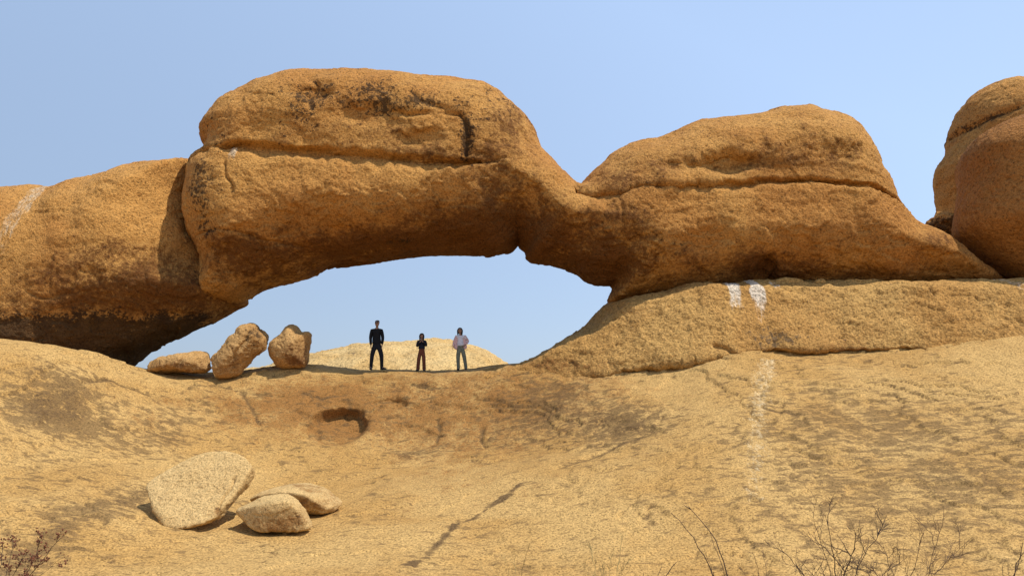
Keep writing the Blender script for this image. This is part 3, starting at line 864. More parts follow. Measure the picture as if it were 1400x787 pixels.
# ---- boulders at the right end
rock('round_boulder', 'right_front', 24.7, 2.6, 2.8, 0.06, M_ROUND, big=0.10, plates=0.008, seed=23.0, blobs=[(1380,270,100,80,.32,0)],
     label='smooth brown round boulder in front of the tall cracked one at the right end')
rock('tall_boulder', 'right_back', 29.0, 2.6, 2.8, 0.07, M_ARCH, big=0.12, plates=0.03, seed=31.0,
     grooves=[([(1355,158),(1372,150),(1400,145)], .10, .16)],
     blobs=[(1375,152,30,8,.6,1),(1290,260,20,60,.45,0),(1330,160,60,50,.3,0),(1290,310,20,15,.7,1)],
     label='tall domed boulder standing behind the smooth brown one, a rough crack across it')

# ---- shelf of rock that carries the right foot of the arch
def shelf_yc(X, Z):
    x0 = at(980, 480, 22)[0]
    return 1.7 * sstep(x0 - X, -.5, 6.5) - 0.03 * np.clip(X - x0, 0, 4) - 0.15 * np.clip(X - x0 - 4, 0, 9)
def shelf_rim(X, Z):
    zt = at(1100, 440, 23)[2]
    return 0.20 + 0.30 * sstep(Z - zt, -.6, .6)
rock('rock_shelf', 'shelf', 26.55, .55, 3.4, 0.06, M_SHELF, lean=0.42, big=0.15, amp=1.0, plates=0.04, seed=47.0, yc=shelf_yc, Rf=shelf_rim,
     grooves=[([(961,473),(982,480),(992,490)], .06, .16), ([(1030,430),(1045,470),(1040,490)], .12, .05), ([(1240,392),(1252,400),(1258,410)], .05, .08), ([(1090,388),(1150,392),(1230,394)], .05, .08),
              ([(1360,390),(1375,420),(1390,440)], .08, .08)],
     runs=[([(999,386),(1000,406),(1003,446)], 9, .85, 2), ([(1030,386),(1032,410),(1035,456)], 8, .95, 2), ([(1058,388),(1062,402)], 7, .4, 2), ([(1362,384),(1372,415),(1392,450)], 9, .35, 2)],
     blobs=[(1030,455,30,20,.45,1),(1060,470,40,14,.4,1),(880,430,50,25,.15,1),(950,478,50,12,.3,0),(1140,480,120,10,.45,0),
            (1180,410,20,14,.3,1),(740,490,50,14,.35,0),(780,498,60,8,.35,0),(1100,440,90,25,.15,0)],
     label='thick ochre rock layer under the right foot of the arch, overhanging a long dark seam', kind='structure')

# ---- the far dome seen through the opening
rock('hill', 'hill', 75.0, 9.0, 14.0, 0.27, M_HILL, big=0.35, amp=2.5, plates=0.10, seed=5.0, sc=.45, blobs=[(480,480,30,6,.35,1),(560,480,60,10,.2,1)],
     label='pale granite dome far behind the opening of the arch', kind='structure')

# ---- boulders lying on the ledge
rock('ledge_boulder', 'flat', 24.4, .22, .62, 0.022, M_LEDGE, chip=(10, .78, .93, 2), big=0.05, amp=.7, plates=0.018, sc=1.8, seed=61.0, pw=2.6, blobs=[(240,505,40,8,.5,0),(225,500,20,5,.3,1)],
     grooves=[([(240,505),(250,498),(258,490)], .03, .06)],
     label='low flat brown boulder lying left of the leaning one on the ledge', group='boulders on the ledge under the arch')
rock('ledge_boulder', 'lean', 24.4, .36, .70, 0.022, M_LEDGE, chip=(12, .76, .92, 4), big=0.05, amp=.7, plates=0.02, sc=1.8, seed=67.0, pw=2.4,
     blobs=[(350,460,16,20,.5,1),(340,480,30,20,.4,0),(310,500,20,14,.45,0)], grooves=[([(345,448),(335,465),(322,480),(318,490)], .04, .09)],
     label='tilted brown boulder leaning towards the round one on the ledge', group='boulders on the ledge under the arch')
rock('ledge_boulder', 'round', 24.9, .60, .72, 0.022, M_LEDGE, chip=(4, .88, .97, 6), big=0.05, amp=.6, plates=0.014, sc=1.8, seed=71.0,
     blobs=[(400,475,20,18,.4,0),(395,490,22,8,.5,0)], label='round upright boulder nearest to the people on the ledge', group='boulders on the ledge under the arch')

# ---- three boulders lying on the slab in front
def corners(*rows): return [at(u, v, Y) for u, v, Y in rows]
BIG_FACE = [(200,671),(211,661),(248,639),(276,626),(299,620),(322,622),(340,628),(350,643),(338,664),(318,689),(299,706),(294,717),(271,723),(249,729),(236,729),(224,718),(209,698)]
rock('slab_boulder', 'big', 15.0, .1, .31, 0.018, M_PALE, big=0.03, amp=.35, plates=0.012, sc=1.65, seed=83.0, inset=.02,
     hull=corners(*[(u - 5, v + 1, 14.5 + (730 - v) / 105 * 1.05) for u, v in BIG_FACE], (349,652,15.75),(338,673,15.5),(317,696,15.2),(309,710,15.0),(262,640,16.1),(300,632,16.2),(232,660,15.7),(222,690,15.3),(240,722,14.95),(290,722,14.85)),
     blobs=[(303,705,7,9,.8,0),(215,700,8,16,.6,0),(235,722,40,7,.5,0),(290,624,40,3,.4,1)], grooves=[([(311,659),(306,680),(301,690),(297,712)], .018, .06), ([(322,625),(322,650)], .012, .03)],
     label='biggest pale tilted slab-like boulder, its flat face turned up to the sun', group='loose boulders on the slab in front')
rock('slab_boulder', 'small', 14.8, .1, .36, 0.018, M_PALE, big=0.03, amp=.35, plates=0.014, sc=1.65, seed=89.0, inset=.02,
     hull=corners((320,691,14.8),(326,686,14.8),(345,677,14.95),(363,670,15.1),(392,668,15.15),(406,675,15.1),(420,691,15.0),(428,708,14.85),(422,717,14.6),(399,720,14.5),(353,719,14.5),(340,712,14.6),
                  (346,684,14.5),(372,678,14.42),(396,677,14.45),(410,690,14.55),(418,705,14.55),(335,696,15.5),(410,690,15.6),(370,676,15.5),(340,712,15.3),(415,712,15.3)),
     blobs=[(375,702,48,17,1.0,0)],
     label='smallest brown-faced boulder in front of the hollowed slab', group='loose boulders on the slab in front')
rock('slab_boulder', 'rear', 16.0, .1, .34, 0.020, M_PALE, big=0.04, amp=.4, plates=0.016, sc=1.5, seed=97.0, inset=.02,
     hull=corners((338,673,16.0),(343,667,16.1),(357,661,16.3),(375,656,16.5),(393,651,16.9),(425,650,17.0),(448,656,16.9),(471,677,16.6),(457,689,16.4),(448,692,16.3),(418,694,16.2),
                  (352,666,15.85),(375,661,15.8),(399,660,15.8),(418,665,15.8),(432,675,15.9),(446,686,16.05),(369,692,16.4),(394,657,17.6),(444,666,17.4),(366,668,17.3)),
     blobs=[(400,680,70,13,1.0,0)],  # brown that paints shade onto the overhung front
     label='low hollowed slab with a dark underside behind the smallest boulder', group='loose boulders on the slab in front')

def surf_z(x, y):
    """height of the finished bedrock"""
    d = (BED[:, 0] - x) ** 2 + (BED[:, 1] - y) ** 2
    k = np.argpartition(d, 4)[:4]
    return float(BED[k, 2].mean())

# ---- let the loose boulders sink until they rest on the rock
SETTLE = {}
for o in [x for x in bpy.data.objects if x.name.split('.')[0] in ('slab_boulder', 'ledge_boulder', 'sunlit_slit')]:
    co = np.empty(len(o.data.vertices) * 3, np.float32)
    o.data.vertices.foreach_get('co', co)
    co = co.reshape(-1, 3) + np.array(o.location)
    low = co[np.argsort(co[:, 2])[:max(60, len(co) // 12)]][::max(1, len(co) // 12 // 60)]
    gaps = np.sort([z_ - surf_z(x_, y_) for x_, y_, z_ in low])
    SETTLE[o.name] = float(np.clip(gaps[len(gaps) // 12] + .02, -.09, .30))
    o.location.z -= SETTLE[o.name]

# ---- thin flakes along the top edge of the shelf, and the broken wedge between arch and boulders
shelf = bpy.data.objects['rock_shelf']
for k, (pts, YY) in enumerate((([(1052,386),(1066,380),(1085,380),(1100,384),(1104,391),(1088,396),(1070,392),(1056,394)], 23.95), ([(1106,384),(1118,381),(1131,382),(1136,387),(1122,390),(1110,390)], 23.9),
                               ([(1140,386),(1156,380),(1186,381),(1215,383),(1222,388),(1190,391),(1150,391)], 23.85), ([(1243,385),(1262,381),(1270,384),(1262,390),(1248,390)], 23.8))):
    OUT['flake%d' % k] = pts
    o = rock('flake', 'flake%d' % k, YY + .34, .06, .6, 0.025, M_SHELF, chip=(12, .7, .9, 20 + k), inset=.045, big=0.02, amp=.5, plates=0.02, sc=1.6, seed=101.0 + 7 * k, pw=4.0, smooth=1, blur=1, kind='structure')
    del o['kind']
    del o['outline']
    o.location -= shelf.location
    o.parent = shelf
OUT['wedge'] = [(1274,306),(1280,298),(1290,293),(1301,300),(1306,322),(1322,350),(1308,346),(1288,322)]
rock('broken_rock', 'wedge', 27.2, .35, .8, 0.04, M_ARCH, big=0.12, amp=1.6, plates=0.06, sc=1.5, seed=131.0, smooth=1, blobs=[(1295,315,30,30,.7,1)],
     label='dark broken rock wedged in the gap between the arch and the right boulders', cat='rock')
OUT['sliver'] = [(291,502),(294,501),(297,507),(298,514),(294,515)]  # pale piece added in place of a slit of sunlit ground
rock('sunlit_slit', 'sliver', 24.0, .05, .09, 0.012, M_PALE, big=0.01, amp=.4, plates=0.004, sc=3.0, seed=139.0, smooth=1, blur=1,
     label='small pale upright stand-in for a sunlit slit between the flat and the tilted ledge boulders', cat='sunlit slit')

# ------------------------------------------------------------------ people
def skin(name, chains, mat, parent, sub=2):
    """chains: lists of (x, y, z, radius[, radius2]); a chain starting with an int branches from that numbered joint of the first chain"""
    V, E, R, roots = [], [], [], []
    for ch in chains:
        prev = None
        if isinstance(ch[0], int):
            prev = ch[0]
            ch = ch[1:]
        else:
            roots.append(len(V))
        for p in ch:
            V.append(p[:3])
            R.append((p[3], p[4] if len(p) > 4 else p[3]))
            if prev is not None: E.append((prev, len(V) - 1))
            prev = len(V) - 1
    me = bpy.data.meshes.new(name)
    me.from_pydata(V, E, [])
    o = bpy.data.objects.new(name, me)
    COL.objects.link(o)
    md = o.modifiers.new('skin', 'SKIN')
    md.use_smooth_shade = True
    md.branch_smoothing = 0.6
    for i, r in enumerate(R):
        me.skin_vertices[0].data[i].radius = r
        me.skin_vertices[0].data[i].use_root = i in roots
    sb = o.modifiers.new('sub', 'SUBSURF')
    sb.levels = sb.render_levels = sub
    dg = bpy.context.evaluated_depsgraph_get()
    em = bpy.data.meshes.new_from_object(o.evaluated_get(dg))
    em.name = name
    o.modifiers.clear()
    o.data = em
    em.materials.clear()
    em.materials.append(mat)
    em.polygons.foreach_set('use_smooth', np.ones(len(em.polygons), bool))
    o.parent = parent
    return o

def ball(name, c, r, mat, parent, sub=2):
    bm = bmesh.new()
    bmesh.ops.create_icosphere(bm, subdivisions=sub, radius=1.0)
    for v in bm.verts: v.co = Vector((c[0] + v.co.x * r[0], c[1] + v.co.y * r[1], c[2] + v.co.z * r[2]))
    me = bpy.data.meshes.new(name)
    bm.to_mesh(me)
    bm.free()
    return link(name, me, mat, parent)

S_SKIN = simple('skin', (0.30, 0.17, 0.11), 0.6, 0.08, 20, 0.0005)
S_HAIR = simple('dark_hair', (0.016, 0.011, 0.009), 0.5, 0.4, 60, 0.002)
S_BLACK = simple('black_knit', (0.010, 0.010, 0.011), 0.9, 0.3, 60, 0.002)
S_DARK = simple('black_denim', (0.012, 0.012, 0.015), 0.85, 0.3, 50, 0.002)
S_NAVY = simple('navy_cotton', (0.012, 0.013, 0.022), 0.85, 0.3, 50, 0.002)
S_RUST = simple('rust_cloth', (0.15, 0.045, 0.022), 0.85, 0.25, 20, 0.003)
S_PINK = simple('pink_cotton', (0.62, 0.40, 0.38), 0.85, 0.12, 18, 0.003)
S_WHITE = simple('white_cotton', (0.62, 0.60, 0.64), 0.85, 0.1, 18, 0.003)
S_OLIVE = simple('olive_cloth', (0.17, 0.165, 0.115), 0.85, 0.25, 15, 0.004)
S_SHOE = simple('dark_leather', (0.015, 0.012, 0.010), 0.5, 0.3, 30, 0.001)
S_EYE = simple('dark_eye', (0.02, 0.015, 0.012), 0.3, 0.1, 30, 0.0)
S_LIP = simple('lips', (0.25, 0.09, 0.07), 0.5, 0.1, 30, 0.0)
S_GLASS = simple('dark_lens', (0.006, 0.006, 0.007), 0.12, 0.1, 10, 0.0)

def hand_chains(w, d, side, s=1.0, curl=0.3):
    """palm from wrist w along direction d, then five bent fingers as chains rooted inside the palm"""
    w, d = Vector(w), Vector(d).normalized()
    across = Vector((0, -1, 0)) if abs(d.y) < .8 else Vector((1, 0, 0))
    across = (across - d * across.dot(d)).normalized()
    nrm = d.cross(across) * side
    palm = [(*(w + d * .035 * s), .030 * s, .020 * s), (*(w + d * .080 * s), .034 * s, .017 * s)]
    ch = []
    for k, (off, ln) in enumerate(((.024, .072), (.008, .082), (-.008, .076), (-.023, .060))):
        a = w + d * .075 * s + across * off * s
        b = a + d * ln * .5 * s + nrm * .006 * s
        e = b + (d * (1 - curl) + nrm * curl).normalized() * ln * .5 * s
        ch.append([(*a, .0095 * s), (*b, .009 * s), (*e, .007 * s)])
    a = w + d * .030 * s + across * .022 * s
    b = a + (d * .6 + across * .8) * .038 * s
    e = b + (d * .9 + across * .2 + nrm * .2) * .030 * s
    ch.append([(*a, .011 * s), (*b, .010 * s), (*e, .008 * s)])
    return palm, ch

def person(u, v, Y, J, label, s, cloth):
    """J: joints in metres from the point between the feet, facing the viewer"""
    c = at(u, v, Y)
    zb = surf_z(c[0], c[1])
    root = empty('person', (c[0], c[1], zb), label, 'person', 'people standing under the arch')
    h = J['head']
    hx, hy, hz = h
    pel, che, nek = J['pelvis'], J['chest'], J['neck']
    mid = [(pel[i] + che[i]) / 2 for i in range(3)]
    up = lerp(che, nek, .55)
    trunk = [(*pel, .075 * s, .06 * s), (*mid, .085 * s, .065 * s), (*che, .115 * s, .078 * s), (*up, .095 * s, .07 * s), (*nek, .046 * s), (hx, hy - .004 * s, hz - .105 * s, .046 * s, .050 * s), (hx, hy - .016 * s, hz - .070 * s, .062 * s, .074 * s),
             (hx, hy, hz + .005 * s, .082 * s, .092 * s), (hx, hy + .008 * s, hz + .070 * s, .064 * s, .074 * s)]
    chains = [trunk]
    extra = []
    for side in (-1, 1):
        k = 'l' if side < 0 else 'r'
        sh, el, wr = J['sh' + k], J['el' + k], J['wr' + k]
        d = J.get('hd' + k) or [wr[i] - el[i] for i in range(3)]
        palm, fing = hand_chains(wr, d, side, s)
        chains.append([3, (*sh, .050 * s), (*el, .038 * s), (*wr, .027 * s, .022 * s)] + palm)
        extra += fing
        hp, kn, an, toe = J['hp' + k], J['kn' + k], J['an' + k], J['to' + k]
        chains.append([0, (*hp, .055 * s), (*kn, .046 * s), (*an, .036 * s), (*toe, .030 * s)])
        extra.append([(hx + side * .068 * s, hy + .01 * s, hz, .010 * s, .016 * s), (hx + side * .082 * s, hy + .018 * s, hz + .01 * s, .008 * s, .018 * s)])
    extra.append([(hx, hy - .080 * s, hz + .012 * s, .012 * s), (hx, hy - .098 * s, hz - .022 * s, .013 * s)])
    skin('body', chains + extra, S_SKIN, root)
    for side in (-1, 1):
        ball('eye', (hx + side * .030 * s, hy - .082 * s, hz + .012 * s), (.011 * s, .007 * s, .007 * s), S_EYE, root, 1)
    ball('mouth', (hx, hy - .080 * s, hz - .055 * s), (.022 * s, .008 * s, .007 * s), S_LIP, root, 1)
    cloth(root, J, s)
    for side in ('l', 'r'):
        an, toe = J['an' + side], J['to' + side]
        skin('shoe', [[(an[0] - (toe[0] - an[0]) * .40, an[1] - (toe[1] - an[1]) * .40, .040 * s, .050 * s, .046 * s), (*(Vector(an) * .5 + Vector(toe) * .5)[:2], .042 * s, .056 * s, .044 * s), (toe[0] + (toe[0] - an[0]) * .25, toe[1] + (toe[1] - an[1]) * .25, .030 * s, .048 * s, .032 * s)]], S_SHOE, root)
    return root

def lerp(a, b, t): return tuple(a[i] + (b[i] - a[i]) * t for i in range(3))

def trousers(root, J, s, mat, thick=1.0, wide=0.0):
    p = J['pelvis']
    ch = [[(p[0], p[1], p[2] + .14 * s, .150 * s, .115 * s), (p[0], p[1], p[2] + .07 * s, .155 * s, .120 * s), (*p, .160 * s, .125 * s)]]
    for k in 'lr':
        hp, kn, an = J['hp' + k], J['kn' + k], J['an' + k]
        ch.append([2, (*lerp(hp, kn, .2), .100 * s * thick), (*kn, (.076 + wide * .3) * s * thick), (*lerp(kn, an, .55), (.066 + wide * .7) * s * thick), (*lerp(kn, an, .85), (.062 + wide) * s * thick), (an[0], an[1], an[2] - .065 * s, (.062 + wide) * s * thick)])
    return skin('trousers', ch, mat, root)

def top(root, J, s, mat, name='sweater', sleeve=1.0, hem=.0, fat=1.0):
    p, c, n = J['pelvis'], J['chest'], J['neck']
    m = lerp(p, c, .5)
    up = lerp(c, n, .55)
    ch = [[(p[0], p[1], p[2] + (hem - .06) * s, .168 * s * fat, .135 * s * fat), (p[0], p[1], p[2] + (hem + .03) * s, .172 * s * fat, .138 * s * fat), (*m, .160 * s * fat, .130 * s * fat), (*c, .178 * s * fat, .130 * s * fat), (*up, .145 * s * fat, .105 * s * fat), (*lerp(c, n, .92), .078 * s)]]
    for k in 'lr':
        sh, el, wr = J['sh' + k], J['el' + k], J['wr' + k]
        a = [4, (*sh, .074 * s)]
        if sleeve > .5: a += [(*lerp(sh, el, .5), .068 * s), (*el, .060 * s), (*lerp(el, wr, .55), .052 * s), (*lerp(el, wr, .95), .044 * s)]
        else: a += [(*lerp(sh, el, .6), .062 * s)]
        ch.append(a)
    return skin(name, ch, mat, root)

def man_cloth(root, J, s):
    trousers(root, J, s, S_DARK)
    top(root, J, s, S_BLACK)
    x, y, z = J['head']
    skin('hair', [[(x, y + .040 * s, z - .02 * s, .076 * s, .060 * s), (x, y + .025 * s, z + .05 * s, .090 * s, .090 * s), (x, y + .004 * s, z + .090 * s, .078 * s, .090 * s)]], S_HAIR, root)
    sg = ball('sunglasses', (x - .032 * s, y - .090 * s, z + .014 * s), (.028 * s, .008 * s, .019 * s), S_GLASS, root)
    ball('lens', (x + .032 * s, y - .090 * s, z + .014 * s), (.028 * s, .008 * s, .019 * s), S_GLASS, sg)

def long_hair(root, J, s, fringe, ln):
    x, y, z = J['head']
    ch = [[(x, y + .010 * s, z + .125 * s, .066 * s, .076 * s), (x, y + .022 * s, z + .085 * s, .102 * s, .104 * s), (x, y + .050 * s, z + .0 * s, .108 * s, .075 * s), (x, y + .075 * s, z - .08 * s, .092 * s, .045 * s), (x, y + .085 * s, z - ln * .7, .088 * s, .035 * s)]]
    for sd in (-1, 1):
        ch.append([1, (x + sd * .080 * s, y - .015 * s, z + .03 * s, .030 * s, .050 * s), (x + sd * .082 * s, y - .020 * s, z - .08 * s, .030 * s, .040 * s), (x + sd * .078 * s, y - .045 * s, z - ln, .030 * s, .028 * s)])
    if fringe:
        ch.append([(x, y - .040 * s, z + .092 * s, .066 * s, .040 * s), (x, y - .080 * s, z + .066 * s, .070 * s, .022 * s), (x, y - .096 * s, z + .035 * s, .064 * s, .014 * s)])
    return skin('hair', ch, S_HAIR, root)

def girl_cloth(root, J, s):
    trousers(root, J, s, S_RUST, 1.02, .022)
    top(root, J, s, S_NAVY, 'top', 1.0, .10, .95)
    long_hair(root, J, s, True, .20 * s)

def woman_cloth(root, J, s):
    trousers(root, J, s, S_OLIVE, 1.04, .006)
    top(root, J, s, S_WHITE, 'undershirt', .3, .09, .92)
    p, c, n = J['pelvis'], J['chest'], J['neck']
    sh = []
    for k, sd in (('l', -1), ('r', 1)):                     # the two open fronts with their sleeves
        a = J['sh' + k]
        sh.append([(*lerp(a, n, .45), .055 * s, .10 * s), (c[0] + sd * .115 * s, c[1], c[2], .06 * s, .125 * s), (c[0] + sd * .125 * s, c[1], (c[2] + p[2]) / 2, .05 * s, .122 * s),
                   (p[0] + sd * .145 * s, p[1], p[2] + .02 * s, .052 * s, .125 * s), (p[0] + sd * (.20 if sd < 0 else .155) * s, p[1] + .01, p[2] - .09 * s, .050 * s, .11 * s)])
        sh.append([(*lerp(a, n, .2), .070 * s), (*a, .072 * s), (*J['el' + k], .056 * s), (*lerp(J['el' + k], J['wr' + k], .9), .044 * s)])
    sh.append([(c[0], c[1] + .075 * s, c[2] + .05 * s, .15 * s, .05 * s), (c[0], c[1] + .085 * s, (c[2] + p[2]) / 2, .145 * s, .045 * s), (p[0], p[1] + .09 * s, p[2] - .06 * s, .15 * s, .045 * s)])
    skin('shirt', sh, S_PINK, root)
    long_hair(root, J, s, False, .20 * s)
    x, y, z = J['head']
    for sd in (-1, 1):
        pass

person(514, 507.5, 26.2, dict(
    head=(.005, -.02, 1.645), neck=(0, .01, 1.50), chest=(-.015, .01, 1.28), pelvis=(.0, .01, .93),
    shl=(-.185, .01, 1.392), ell=(-.225, .03, 1.12), wrl=(-.195, -.03, .86), shr=(.165, .01, 1.392), elr=(.205, .04, 1.12), wrr=(.200, -.03, .88),
    hpl=(-.085, .01, .86), knl=(-.150, -.03, .46), anl=(-.185, .03, .09), tol=(-.165, -.14, .04), hpr=(.095, .01, .86), knr=(.195, -.05, .46), anr=(.195, .03, .09), tor=(.335, -.07, .04)),
    'man in a black sweater, black trousers and sunglasses, legs apart, hands hanging down', 1.0, man_cloth)
person(576, 510.3, 26.2, dict(
    head=(.0, -.02, 1.245), neck=(0, .0, 1.13), chest=(0, .0, .97), pelvis=(0, .0, .72),
    shl=(-.125, .0, 1.042), ell=(-.165, -.03, .86), wrl=(-.045, -.16, 1.02), hdl=(.55, -.1, .5), shr=(.125, .0, 1.042), elr=(.165, -.03, .88), wrr=(.055, -.17, 1.03), hdr=(-.6, -.1, .45),
    hpl=(-.065, .0, .66), knl=(-.10, -.02, .36), anl=(-.125, .02, .07), tol=(-.165, -.10, .03), hpr=(.065, .0, .66), knr=(.085, -.02, .36), anr=(.095, .02, .07), tor=(.125, -.10, .03)),
    'child with long dark hair and a fringe, rust trousers, hands raised to the chest', .80, girl_cloth)
person(629, 507.3, 26.2, dict(
    head=(-.015, -.02, 1.40), neck=(.0, .0, 1.27), chest=(.005, .0, 1.09), pelvis=(.01, .0, .80),
    shl=(-.135, .0, 1.182), ell=(-.225, .02, .98), wrl=(-.250, -.04, .80), shr=(.150, .0, 1.182), elr=(.275, .06, 1.02), wrr=(.165, -.05, .87), hdr=(-.5, -.25, -.4),
    hpl=(-.065, .0, .74), knl=(-.075, -.02, .41), anl=(-.060, .03, .08), tol=(-.075, -.10, .035), hpr=(.085, .0, .74), knr=(.150, -.02, .42), anr=(.205, .03, .08), tor=(.215, -.10, .035)),
    'woman in an open pink shirt over white and olive trousers, one hand on her hip', .88, woman_cloth)

# ------------------------------------------------------------------ dry shrubs in front
def tubes(lines, sides=5):
    V, Q = [], []
    for pts, r0, r1 in lines:
        P = np.array(pts, float)
        n = len(P)
        T = np.gradient(P, axis=0)
        T /= np.linalg.norm(T, axis=1, keepdims=True) + 1e-9
        a = np.cross(T, np.array([0.31, 0.9, 0.27]))
        a /= np.linalg.norm(a, axis=1, keepdims=True) + 1e-9
        b = np.cross(T, a)
        r = np.linspace(r0, r1, n)[:, None]
        o = len(V)
        ang = np.arange(sides) * 2 * math.pi / sides
        ring = [P + r * (a * math.cos(t) + b * math.sin(t)) for t in ang]
        V += list(np.stack(ring, 1).reshape(-1, 3))
        for i in range(n - 1):
            for k in range(sides):
                k2 = (k + 1) % sides
                Q.append((o + i * sides + k, o + i * sides + k2, o + (i + 1) * sides + k2, o + (i + 1) * sides + k))
    return np.array(V), np.array(Q, np.int32)

def curve(p0, p1, bend, n=9, wob=0.0, rnd=random):
    p0, p1 = np.array(p0, float), np.array(p1, float)
    L = np.linalg.norm(p1 - p0)
    t = np.linspace(0, 1, n)[:, None]
    P = p0 + (p1 - p0) * t + np.array(bend) * (4 * t * (1 - t))
    if wob:
        k = np.array([[rnd.uniform(-1, 1) for _ in range(3)] for _ in range(n)])
        k[0] = 0
        P = P + k * wob * L
    return P

def twigs(line, r, rnd, out, depth, dens, ln, spread=0.9):
    P = np.array(line)
    n = len(P)
    for i in range(dens):
        t = rnd.uniform(.25, .98)
        k = min(int(t * (n - 1)), n - 2)
        p = P[k] + (P[k + 1] - P[k]) * (t * (n - 1) - k)
        d = P[k + 1] - P[k]
        d = d / (np.linalg.norm(d) + 1e-9)
        s = np.array([rnd.gauss(0, 1), rnd.gauss(0, .7), rnd.gauss(.15, .6)])
        d = d + spread * s / (np.linalg.norm(s) + 1e-9)
        d /= np.linalg.norm(d)
        L = ln * rnd.uniform(.4, 1.2) * (1.1 - .5 * t)
        c = curve(p, p + d * L, np.array([0, 0, rnd.uniform(-.1, .08)]) * L, 6, .035, rnd)
        rr = max(r * rnd.uniform(.4, .65), .0011)
        out.append((c, rr, rr * .5))
        if depth > 0: twigs(c, rr, rnd, out, depth - 1, max(2, dens // 2), ln * .55, spread)

B_DARK = simple('dark_twig', (0.070, 0.042, 0.028), 0.85, 0.5, 40, 0.002)
B_BROWN = simple('brown_twig', (0.12, 0.070, 0.040), 0.85, 0.4, 40, 0.002)
B_STRAW = simple('straw_stem', (0.30, 0.22, 0.085), 0.85, 0.3, 40, 0.001)
B_SEED = simple('seed_head', (0.15, 0.055, 0.026), 0.9, 0.5, 60, 0.002)

def shrub(name, base_u, Y, stems, label, cat, mat, seed, dens=6, ln=.22, depth=1, r=.006, group='dry plants along the front of the slab', spread=.9, seeds=None):
    rnd = random.Random(seed)
    x = at(base_u, 787, Y)[0]
    z = surf_z(x, Y)
    root = empty(name, (x, Y, z - .02), label, cat, group)
    tips = []
    for k, st in enumerate(stems):
        (u, v), bend = st[0], st[1]
        rr = r * (st[2] if len(st) > 2 else 1)
        dp = st[3] if len(st) > 3 else rnd.uniform(-.25, .25)
        p1 = at(u, v, Y + dp)
        p0 = (x + rnd.uniform(-.03, .03), Y + rnd.uniform(-.03, .03), z - .03)
        L = np.linalg.norm(p1 - np.array(p0))
        c = curve(p0, p1, np.array([bend * L, 0, .05 * L]), 14, .010, rnd)
        lines = [(c, rr, rr * .35)]
        twigs(c, rr, rnd, lines, depth, dens, ln, spread)
        v_, q_ = tubes(lines)
        me = raw_mesh('stem', v_ - np.array((x, Y, z - .02)), q_)
        link('stem', me, mat, root)
        tips += [l[0][-1] for l in lines]
    if seeds:
        V, T = [], []
        for p in tips:
            for _ in range(seeds):
                c = p + np.array([rnd.gauss(0, .010), rnd.gauss(0, .010), rnd.gauss(0, .010)]) - np.array((x, Y, z - .02))
                a = rnd.uniform(.004, .009)
                o = len(V)
                V += [c + np.array(d) * a for d in ((1, 0, 0), (-1, 0, 0), (0, 1, 0), (0, -1, 0), (0, 0, 1), (0, 0, -1))]
                T += [(o + i, o + j, o + k_) for i, j, k_ in ((0,2,4),(2,1,4),(1,3,4),(3,0,4),(2,0,5),(1,2,5),(3,1,5),(0,3,5))]
        me = bpy.data.meshes.new('seed_heads')
        me.from_pydata([tuple(p) for p in V], [], T)
        tag(link('seed_heads', me, B_SEED, root, smooth=False), kind='stuff')
    return root

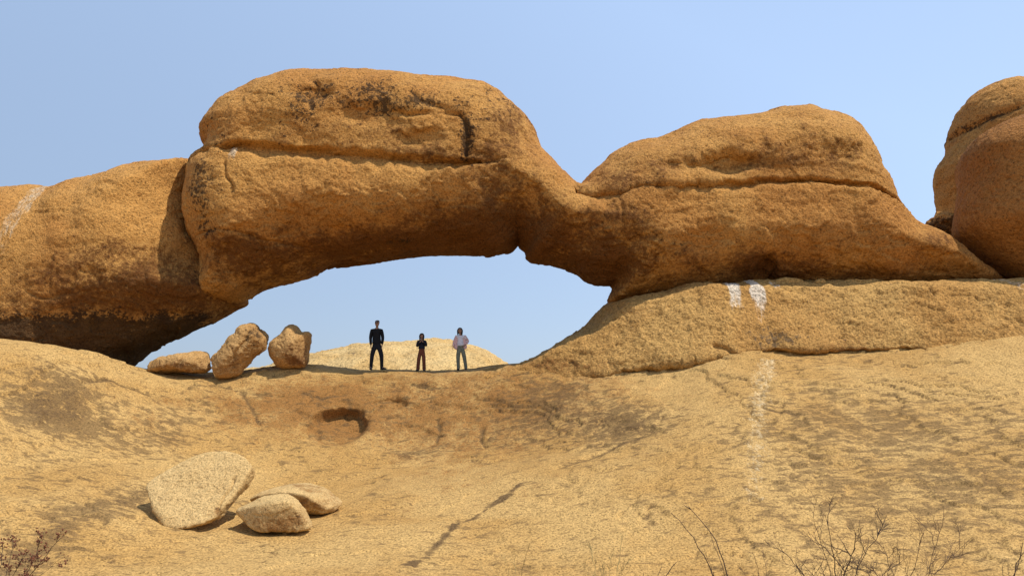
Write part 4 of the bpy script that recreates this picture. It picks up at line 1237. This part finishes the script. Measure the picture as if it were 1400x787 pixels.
shrub('dry_shrub', 990, 5.2, [((918,701), .10, 1.0, 0.0), ((943,692), .14, 1.1, .05), ((970,728), .06, .7, -.05), ((962,748), .03, .6, .1)],
      'dry plant of two tall bare stems arching to the left', 'shrub', B_DARK, 4, dens=2, ln=.09, depth=0, r=.0055, spread=.6)
shrub('dry_shrub', 1142, 5.1, [((1126,702), .02, 1.1), ((1062,742), .05, 1.0), ((1085,760), .08, .8), ((1168,748), -.04, 1.4), ((1215,715), -.08, 1.0), ((1105,690), .03, .8), ((1190,735), -.03, 1.0), ((1240,760), -.1, .9)],
      'dense leafless shrub with thick dark forks, middle of the right-hand cluster', 'shrub', B_DARK, 8, dens=7, ln=.24, depth=2, r=0.0044)
shrub('dry_shrub', 1228, 4.9, [((1290,690), .05, .9), ((1262,735), -.04, 1.0), ((1205,742), .05, 1.1), ((1310,748), -.05, .8), ((1185,765), .06, 1.2), ((1330,735), -.1, .8)],
      'tangled grey-brown leafless shrub right of the dense dark one', 'shrub', B_BROWN, 12, dens=7, ln=.24, depth=2, r=0.0034)
shrub('dry_shrub', 1345, 4.9, [((1400,742), .02, 1.2), ((1372,770), .03, .9), ((1422,720), -.02, 1.0)],
      'sparse bare twigs leaning out of the right edge of the picture', 'shrub', B_DARK, 16, dens=4, ln=.15, depth=1, r=.004)
shrub('dry_shrub', 862, 5.0, [((925,768), -.05, 1.2, 0.0), ((905,775), .02, .8, .05), ((880,782), .02, .8, 0)],
      'low forked dark twig left of the two arching stems', 'shrub', B_DARK, 20, dens=4, ln=.08, depth=1, r=.005, spread=.7)
shrub('dry_weed', 825, 5.3, [((850,732), .01, .8), ((806,742), .02, .8), ((822,755), .0, .7), ((838,748), .01, .7), ((862,760), -.03, .7), ((795,768), .03, .7)],
      'thin straw-coloured weed with fine upright sprigs beside the low forked twig', 'weed', B_STRAW, 24, dens=7, ln=.10, depth=1, r=.0035, spread=.6)
shrub('dry_weed', 708, 5.3, [((724,742), -.01, .9), ((690,760), .02, .8), ((703,765), .0, .7), ((652,768), .03, .8), ((668,775), .02, .8)],
      'wispy thin weed in the middle of the bottom edge, alone', 'weed', B_STRAW, 28, dens=5, ln=.09, depth=1, r=.003, spread=.6)
shrub('dry_weed', 1045, 5.2, [((1028,752), .03, .9), ((1042,745), .01, .8), ((1010,770), .03, .8)],
      'thin brown weed between the arching stems and the dense shrub', 'weed', B_BROWN, 32, dens=6, ln=.10, depth=1, r=.0035, spread=.7)
shrub('seed_shrub', -12, 5.2, [((60,728), .04, 1.0), ((88,730), .0, 1.0), ((20,738), .03, .8), ((88,762), -.04, .6), ((40,752), -.02, .8), ((5,745), .02, .8)],
      'dry shrub with small rust-red seed heads in the lower left corner', 'shrub', B_DARK, 36, dens=6, ln=.11, depth=1, r=.004, seeds=4, spread=.7)
